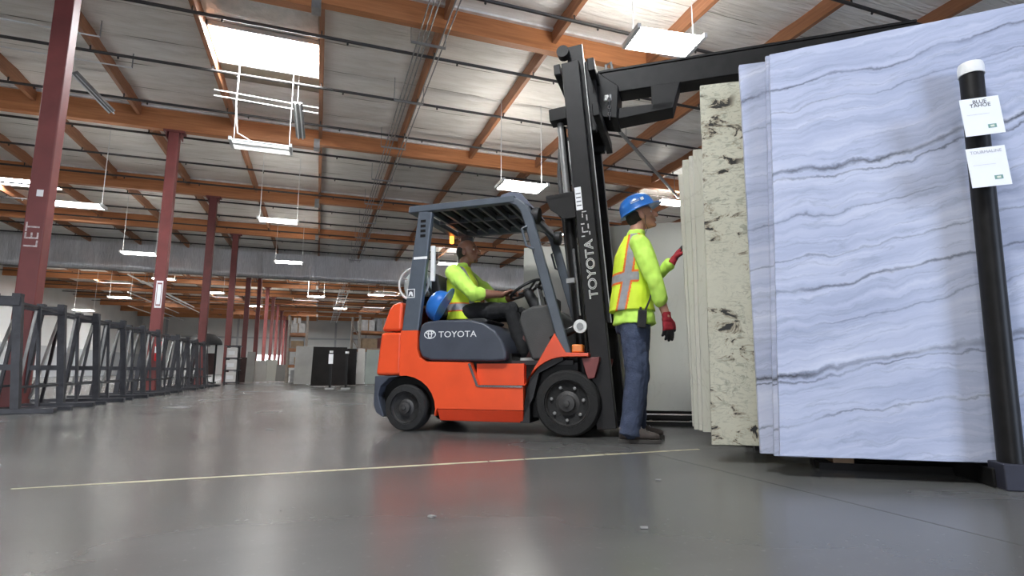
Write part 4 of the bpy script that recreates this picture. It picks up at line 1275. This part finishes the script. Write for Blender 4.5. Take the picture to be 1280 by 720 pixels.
# ---- the standing worker: local x to the picture's right, y away from the camera
WB_ = at_z(795, 551, 0)
wv = Vector((WB_.x, WB_.y, 0)).normalized(); wang = math.atan2(-wv.x, wv.y)
wk = thing('person', WB_, wang, 'standing worker in blue hard hat, yellow safety vest and jeans, hand on slab', 'person')
al = math.radians(10)
f_ = Vector((math.cos(al), math.sin(al), 0)); l_ = Vector((-math.sin(al), math.cos(al), 0)); z_ = Vector((0, 0, 1))


def P(a, b, c): return f_ * a + l_ * b + z_ * c
def ring(a, c, hd, hw, b=0): return (P(a, b, c), f_ * hd, l_ * hw)


hipR, hipL = P(.0, -.095, .90), P(.02, .095, .90)
kneeR, kneeL = P(.005, -.11, .49), P(.045, .11, .49)
ankR, ankL = P(-.055, -.115, .10), P(.03, .13, .10)
shR, shL = P(.045, -.195, 1.455), P(.055, .195, 1.455)
elR, wrR = P(.125, -.27, 1.155), Vector((.245, -.205, .905))
elL, wrL = P(.215, .245, 1.235), Vector((.335, .135, 1.385))
HW = head_frame(P(.095, 0, 1.728), f_ * math.cos(.27) + z_ * math.sin(.27) - l_ * .05, z_)
b = MB()
head(b, HW)
limb(b, [P(.03, 0, 1.47), P(.055, 0, 1.58), P(.075, 0, 1.66)], [.066, .060, .058])
b.loft([ring(.01, .86, .10, .155), ring(.01, .96, .105, .15), ring(.02, 1.10, .105, .145), ring(.03, 1.28, .115, .165), ring(.035, 1.42, .10, .175), ring(.035, 1.50, .07, .11)], 20)
for s_, e_, w_ in ((shR, elR, wrR), (shL, elL, wrL)): limb(b, [s_, e_, w_], [.045, .040, .029])
for h__, k_, a_ in ((hipR, kneeR, ankR), (hipL, kneeL, ankL)): limb(b, [h__, k_, a_], [.085, .057, .042])
for a_, d_ in ((ankR, f_), (ankL, f_)):
    limb(b, [a_, a_ + d_ * .05 - z_ * .04, a_ + d_ * .14 - z_ * .055], [.04, .035, .025])
hd1 = (Vector((.268, -.20, .70)) - wrR).normalized()
hn1, ht1 = (l_ * .9 - f_ * .2).normalized(), (f_ * .9 + l_ * .3).normalized()
hand(b, wrR, hd1, hn1, ht1, [14, 16, 18, 20], .95)
hd2 = (z_ * .82 + f_ * .52 + l_ * -.1).normalized(); hn2 = (f_ * .85 - z_ * .5).normalized(); ht2 = (-l_ * .95 + f_ * .1).normalized()
hand(b, wrL, hd2, hn2, ht2, [8, 9, 10, 12], .95)
link('body', remeshed(b, 'body', .005, 2), SKIN, wk)
face_parts(wk, HW, HAIR, SKIN)
MB(HW).ball((-.046, 0, .006), (.072, .0795, .080), 20, 12).ball((-.060, 0, -.042), (.042, .062, .042), 16, 10).build('hair', HAIR, wk, 0, 0, True)
# shirt
m = MB()
m.loft([ring(.015, .862, .168, .225), ring(.015, .95, .150, .205), ring(.02, 1.10, .140, .185), ring(.028, 1.28, .142, .195), ring(.032, 1.40, .130, .205), ring(.035, 1.48, .098, .170), ring(.04, 1.545, .074, .088), ring(.048, 1.585, .070, .074), ring(.053, 1.605, .066, .068)], 24)
limb(m, [shR + l_ * .012, elR, elR.lerp(wrR, .52)], [.080, .060, .054]); limb(m, [shR.lerp(elR, .3), shR.lerp(elR, .8)], [.076, .066])
limb(m, [shL - l_ * .012, elL, elL.lerp(wrL, .82)], [.080, .064, .048])
link('shirt', remeshed(m, 'shirt', .007, 4, .010, 13, 1), HIVIS, wk)
# vest
m = MB()
m.loft([ring(.003, .965, .175, .215), ring(.0, 1.02, .166, .208), ring(.012, 1.15, .155, .200), ring(.022, 1.28, .155, .208), ring(.027, 1.40, .145, .212), ring(.032, 1.475, .115, .178), ring(.036, 1.53, .088, .118), ring(.04, 1.565, .080, .088)], 28)
ve = remeshed(m, 'vest', .0055, 4, .006, 11, 4)
vest = link('vest', ve, HIVIS2, wk)
def xs(z): return .035 - (1.55 - z) * .17 if z > 1.2 else -.0245 - (1.2 - z) * .22
def near(c): return c.y < .06
def vst(c, w): return near(c) and abs(c.x - xs(c.z)) < w
def hst(c, w): return abs(c.z - (1.215 + c.x * .05)) < w and c.x < .06
extract(ve, 'reflective_stripe', lambda c, n: vst(c, .026) or hst(c, .031), .003, SILVER, vest)
extract(ve, 'orange_border', lambda c, n: (vst(c, .041) or hst(c, .046)) and not (vst(c, .026) or hst(c, .031)), .002, ORSTR, vest)
# trousers
m = MB()
m.loft([ring(.0, .80, .125, .165), ring(.005, .90, .140, .185), ring(.008, .97, .130, .172)], 22)
limb(m, [hipR - z_ * .02, hipR.lerp(kneeR, .5), kneeR, kneeR.lerp(ankR, .55), ankR + z_ * .0 - f_ * .005], [.112, .101, .085, .079, .078])
limb(m, [hipL - z_ * .02, hipL.lerp(kneeL, .5), kneeL, kneeL.lerp(ankL, .55), ankL + z_ * .0 - f_ * .005], [.112, .101, .085, .079, .078])
for a_ in (ankR, ankL):
    m.tube([a_ + z_ * .03, a_ - z_ * .045 - f_ * .01], [.078, .082], 16)
link('trousers', remeshed(m, 'trousers', .007, 3, .009, 15, 9), JEANS, wk)
for a_, d_ in ((ankR, f_ - l_ * .12), (ankL, f_ + l_ * .05)):
    u_, so_ = MB(), MB(); boot(u_, so_, a_, d_)
    bt = link('boot', remeshed(u_, 'boot', .006, 3, .002, 20), BOOT, wk)
    so_.build('boot_sole', SOLE, bt, .004, 1)
    dn = Vector(d_).normalized()
    for k in range(4):
        c = Vector((a_.x, a_.y, 0)) + dn * (.045 + k * .028) + z_ * (.128 - k * .016); sd = Vector((-dn.y, dn.x, 0)) * .03
        MB().tube([c - sd - z_ * .008, c + z_ * .004, c + sd - z_ * .008], .003, 5).build('bootlace', STEEL, bt)
# gloves
for (w_, d_, n_, t_, cu, nm) in ((wrR, hd1, hn1, ht1, [14, 16, 18, 20], 'R'), (wrL, hd2, hn2, ht2, [8, 9, 10, 12], 'L')):
    m = MB(); hand(m, w_, d_, n_, t_, cu, 1.0, .3, 1.22)
    m.loft([(w_ - d_ * .035, t_ * .036, n_ * .033), (w_, t_ * .034, n_ * .028), (w_ + d_ * .03, t_ * .04, n_ * .024)], 16, 2.3)
    me = remeshed(m, 'glove', .0045, 2)
    gl = link('glove', me, GLOVE, wk)
    extract(me, 'glove_coating', lambda c, nn: (c - w_).dot(d_) > .098 or (nn.dot(n_) > .35 and (c - w_).dot(d_) > .01), .0015, GLOVEB, gl)
# hat, radio
hat = hard_hat('hard_hat', HW @ Vector((-.006, 0, .040)), (0, 0, 0), HATB, wk, .93)
hat.rotation_euler = (HW.to_3x3() @ Matrix.Rotation(math.radians(-8), 3, 'Y')).to_euler()
MB().box(.03, .055, -.139, -.134, .052, .078).build('hat_emblem', WHITE, hat)
MB().box(-.055, .02, -.137, -.132, .060, .066).box(-.055, .02, -.136, -.131, .072, .075).build('hat_print', mat('pale_print', (.5, .55, .65), .6, 0, 0), hat)
MB(HW).tube([(.02, -.079, -.02), (.0, -.075, -.08), (.01, -.06, -.12), (-.02, -.06, -.16)], .002, 5).build('chin_cord', INK, hat.parent)
rd = MB().box(-.03, .03, -.02, .02, -.06, .07).build('radio', BLACKP, wk, .006)
rd.location = P(.03, -.235, .885); rd.rotation_euler = (.06, .10, al)
MB().tube([(.02, 0, .07), (.045, .0, .15), (.06, 0, .245)], [.008, .006, .003], 8).build('antenna', BLACKP, rd, 0, 0, True)
MB().lathe([(.009, 0), (.009, .02)], (-.015, 0, .07), (0, 0, 1), 10).build('radio_knob', BLACKP, rd)

# ---- the driver, in the forklift's own directions
dv = thing('person', FP, FH, 'seated forklift driver in yellow safety vest gripping the steering wheel', 'person')
f_, l_ = Vector((1, 0, 0)), Vector((0, 1, 0))
hipR, hipL = P(-1.10, -.10, 1.06), P(-1.10, .10, 1.06)
kneeR, kneeL = P(-.60, -.15, 1.055), P(-.60, .16, 1.045)
ankR, ankL = P(-.475, -.15, .70), P(-.46, .17, .70)
shR, shL = P(-1.155, -.195, 1.425), P(-1.145, .195, 1.425)
rimR = sc_ + su * (.16 * math.cos(math.radians(222))) + sv * (.16 * math.sin(math.radians(222)))
rimL = sc_ + su * (.16 * math.cos(math.radians(100))) + sv * (.16 * math.sin(math.radians(100)))
dR = (su * .9 + sv * .35 - sn * .1).normalized(); dL = (su * .95 - sv * .30 - sn * .1).normalized()
wrR = rimR - dR * .080 + sn * .034; wrL = rimL - dL * .080 + sn * .034
elR, elL = P(-.915, -.285, 1.205), P(-.86, .285, 1.19)
HD = head_frame(P(-1.085, 0, 1.655), f_ * .99 + z_ * .10 - l_ * .06, z_)
b = MB()
head(b, HD)
limb(b, [P(-1.15, 0, 1.42), P(-1.125, 0, 1.50), P(-1.105, 0, 1.58)], [.066, .060, .060])
b.loft([ring(-1.12, 1.02, .10, .15), ring(-1.12, 1.15, .105, .145), ring(-1.13, 1.28, .11, .16), ring(-1.145, 1.38, .10, .17), ring(-1.145, 1.45, .07, .11)], 20)
for s_, e_, w_ in ((shR, elR, wrR), (shL, elL, wrL)): limb(b, [s_, e_, e_.lerp(w_, .35), w_], [.045, .044, .046, .029])
for h__, k_, a_ in ((hipR, kneeR, ankR), (hipL, kneeL, ankL)): limb(b, [h__, k_, a_], [.08, .057, .042])
for a_ in (ankR, ankL): limb(b, [a_, a_ + f_ * .06 - z_ * .04, a_ + f_ * .15 - z_ * .06], [.04, .033, .024])
GC = [(22, 55, 45), (22, 58, 45), (22, 58, 45), (22, 55, 45)]
hand(b, wrR, dR, -sn, (sv - dR * sv.dot(dR)), GC, 1.0, .55)
hand(b, wrL, dL, -sn, (-sv + dL * sv.dot(dL)), GC, 1.0, .55)
link('body', remeshed(b, 'body', .005, 2), SKIN2, dv)
face_parts(dv, HD, HAIR, SKIN2)
MB(HD).ball((-.040, 0, .010), (.078, .0800, .080), 20, 12).ball((-.06, 0, -.03), (.045, .065, .045), 16, 10).build('hair', HAIR, dv, 0, 0, True)
MB(HD).ball((.068, 0, -.098), (.026, .030, .018), 12, 8).build('beard', mat('stubble', (.10, .05, .035), .7, 0, .2, 80), dv, 0, 0, True)
m = MB()
m.loft([ring(-1.11, 1.0, .135, .19), ring(-1.115, 1.10, .135, .185), ring(-1.125, 1.25, .138, .19), ring(-1.14, 1.36, .125, .20), ring(-1.145, 1.44, .095, .165), ring(-1.14, 1.50, .074, .086), ring(-1.13, 1.54, .070, .072)], 24)
limb(m, [shR + l_ * .012, shR.lerp(elR, .5), elR, elR.lerp(wrR, .24)], [.080, .076, .066, .060])
limb(m, [shL - l_ * .012, shL.lerp(elL, .5), elL, elL.lerp(wrL, .30)], [.080, .074, .064, .058])
link('shirt', remeshed(m, 'shirt', .007, 4, .011, 13, 2), HIVIS, dv)
m = MB()
m.loft([ring(-1.115, .985, .165, .205), ring(-1.115, 1.08, .155, .20), ring(-1.125, 1.25, .150, .205), ring(-1.138, 1.36, .140, .208), ring(-1.145, 1.435, .110, .172), ring(-1.142, 1.49, .082, .105), ring(-1.14, 1.51, .075, .08)], 28)
ve2 = remeshed(m, 'vest', .0055, 4, .006, 11, 7)
vest2 = link('vest', ve2, HIVIS2, dv)
def v2(c, w): return abs(abs(c.y) - .115) < w and c.z > 1.1
def h2(c, w): return abs(c.z - 1.10) < w
extract(ve2, 'reflective_stripe', lambda c, n: v2(c, .024) or h2(c, .028), .003, SILVER, vest2)
extract(ve2, 'orange_border', lambda c, n: h2(c, .042) and not (v2(c, .024) or h2(c, .028)), .002, ORSTR, vest2)
m = MB()
m.loft([ring(-1.10, .985, .15, .18), ring(-1.10, 1.06, .15, .185), ring(-1.11, 1.12, .135, .175)], 22)
limb(m, [hipR, hipR.lerp(kneeR, .5), kneeR, kneeR.lerp(ankR, .5), ankR - z_ * .01], [.086, .084, .078, .072, .068])
limb(m, [hipL, hipL.lerp(kneeL, .5), kneeL, kneeL.lerp(ankL, .5), ankL - z_ * .01], [.086, .084, .078, .072, .068])
link('trousers', remeshed(m, 'trousers', .007, 3, .009, 15, 3), BLACKCL, dv)
for a_ in (ankR, ankL):
    u_, so_ = MB(Matrix.Translation((0, 0, .602))), MB(Matrix.Translation((0, 0, .602)))
    boot(u_, so_, a_ - z_ * .602, f_)
    bt = link('boot', remeshed(u_, 'boot', .006, 3, .002, 20), mat('brown_boot', (.10, .035, .03), .6, 0, .2), dv)
    so_.build('boot_sole', mat('pale_sole', (.55, .53, .5), .7), bt, .004, 1)
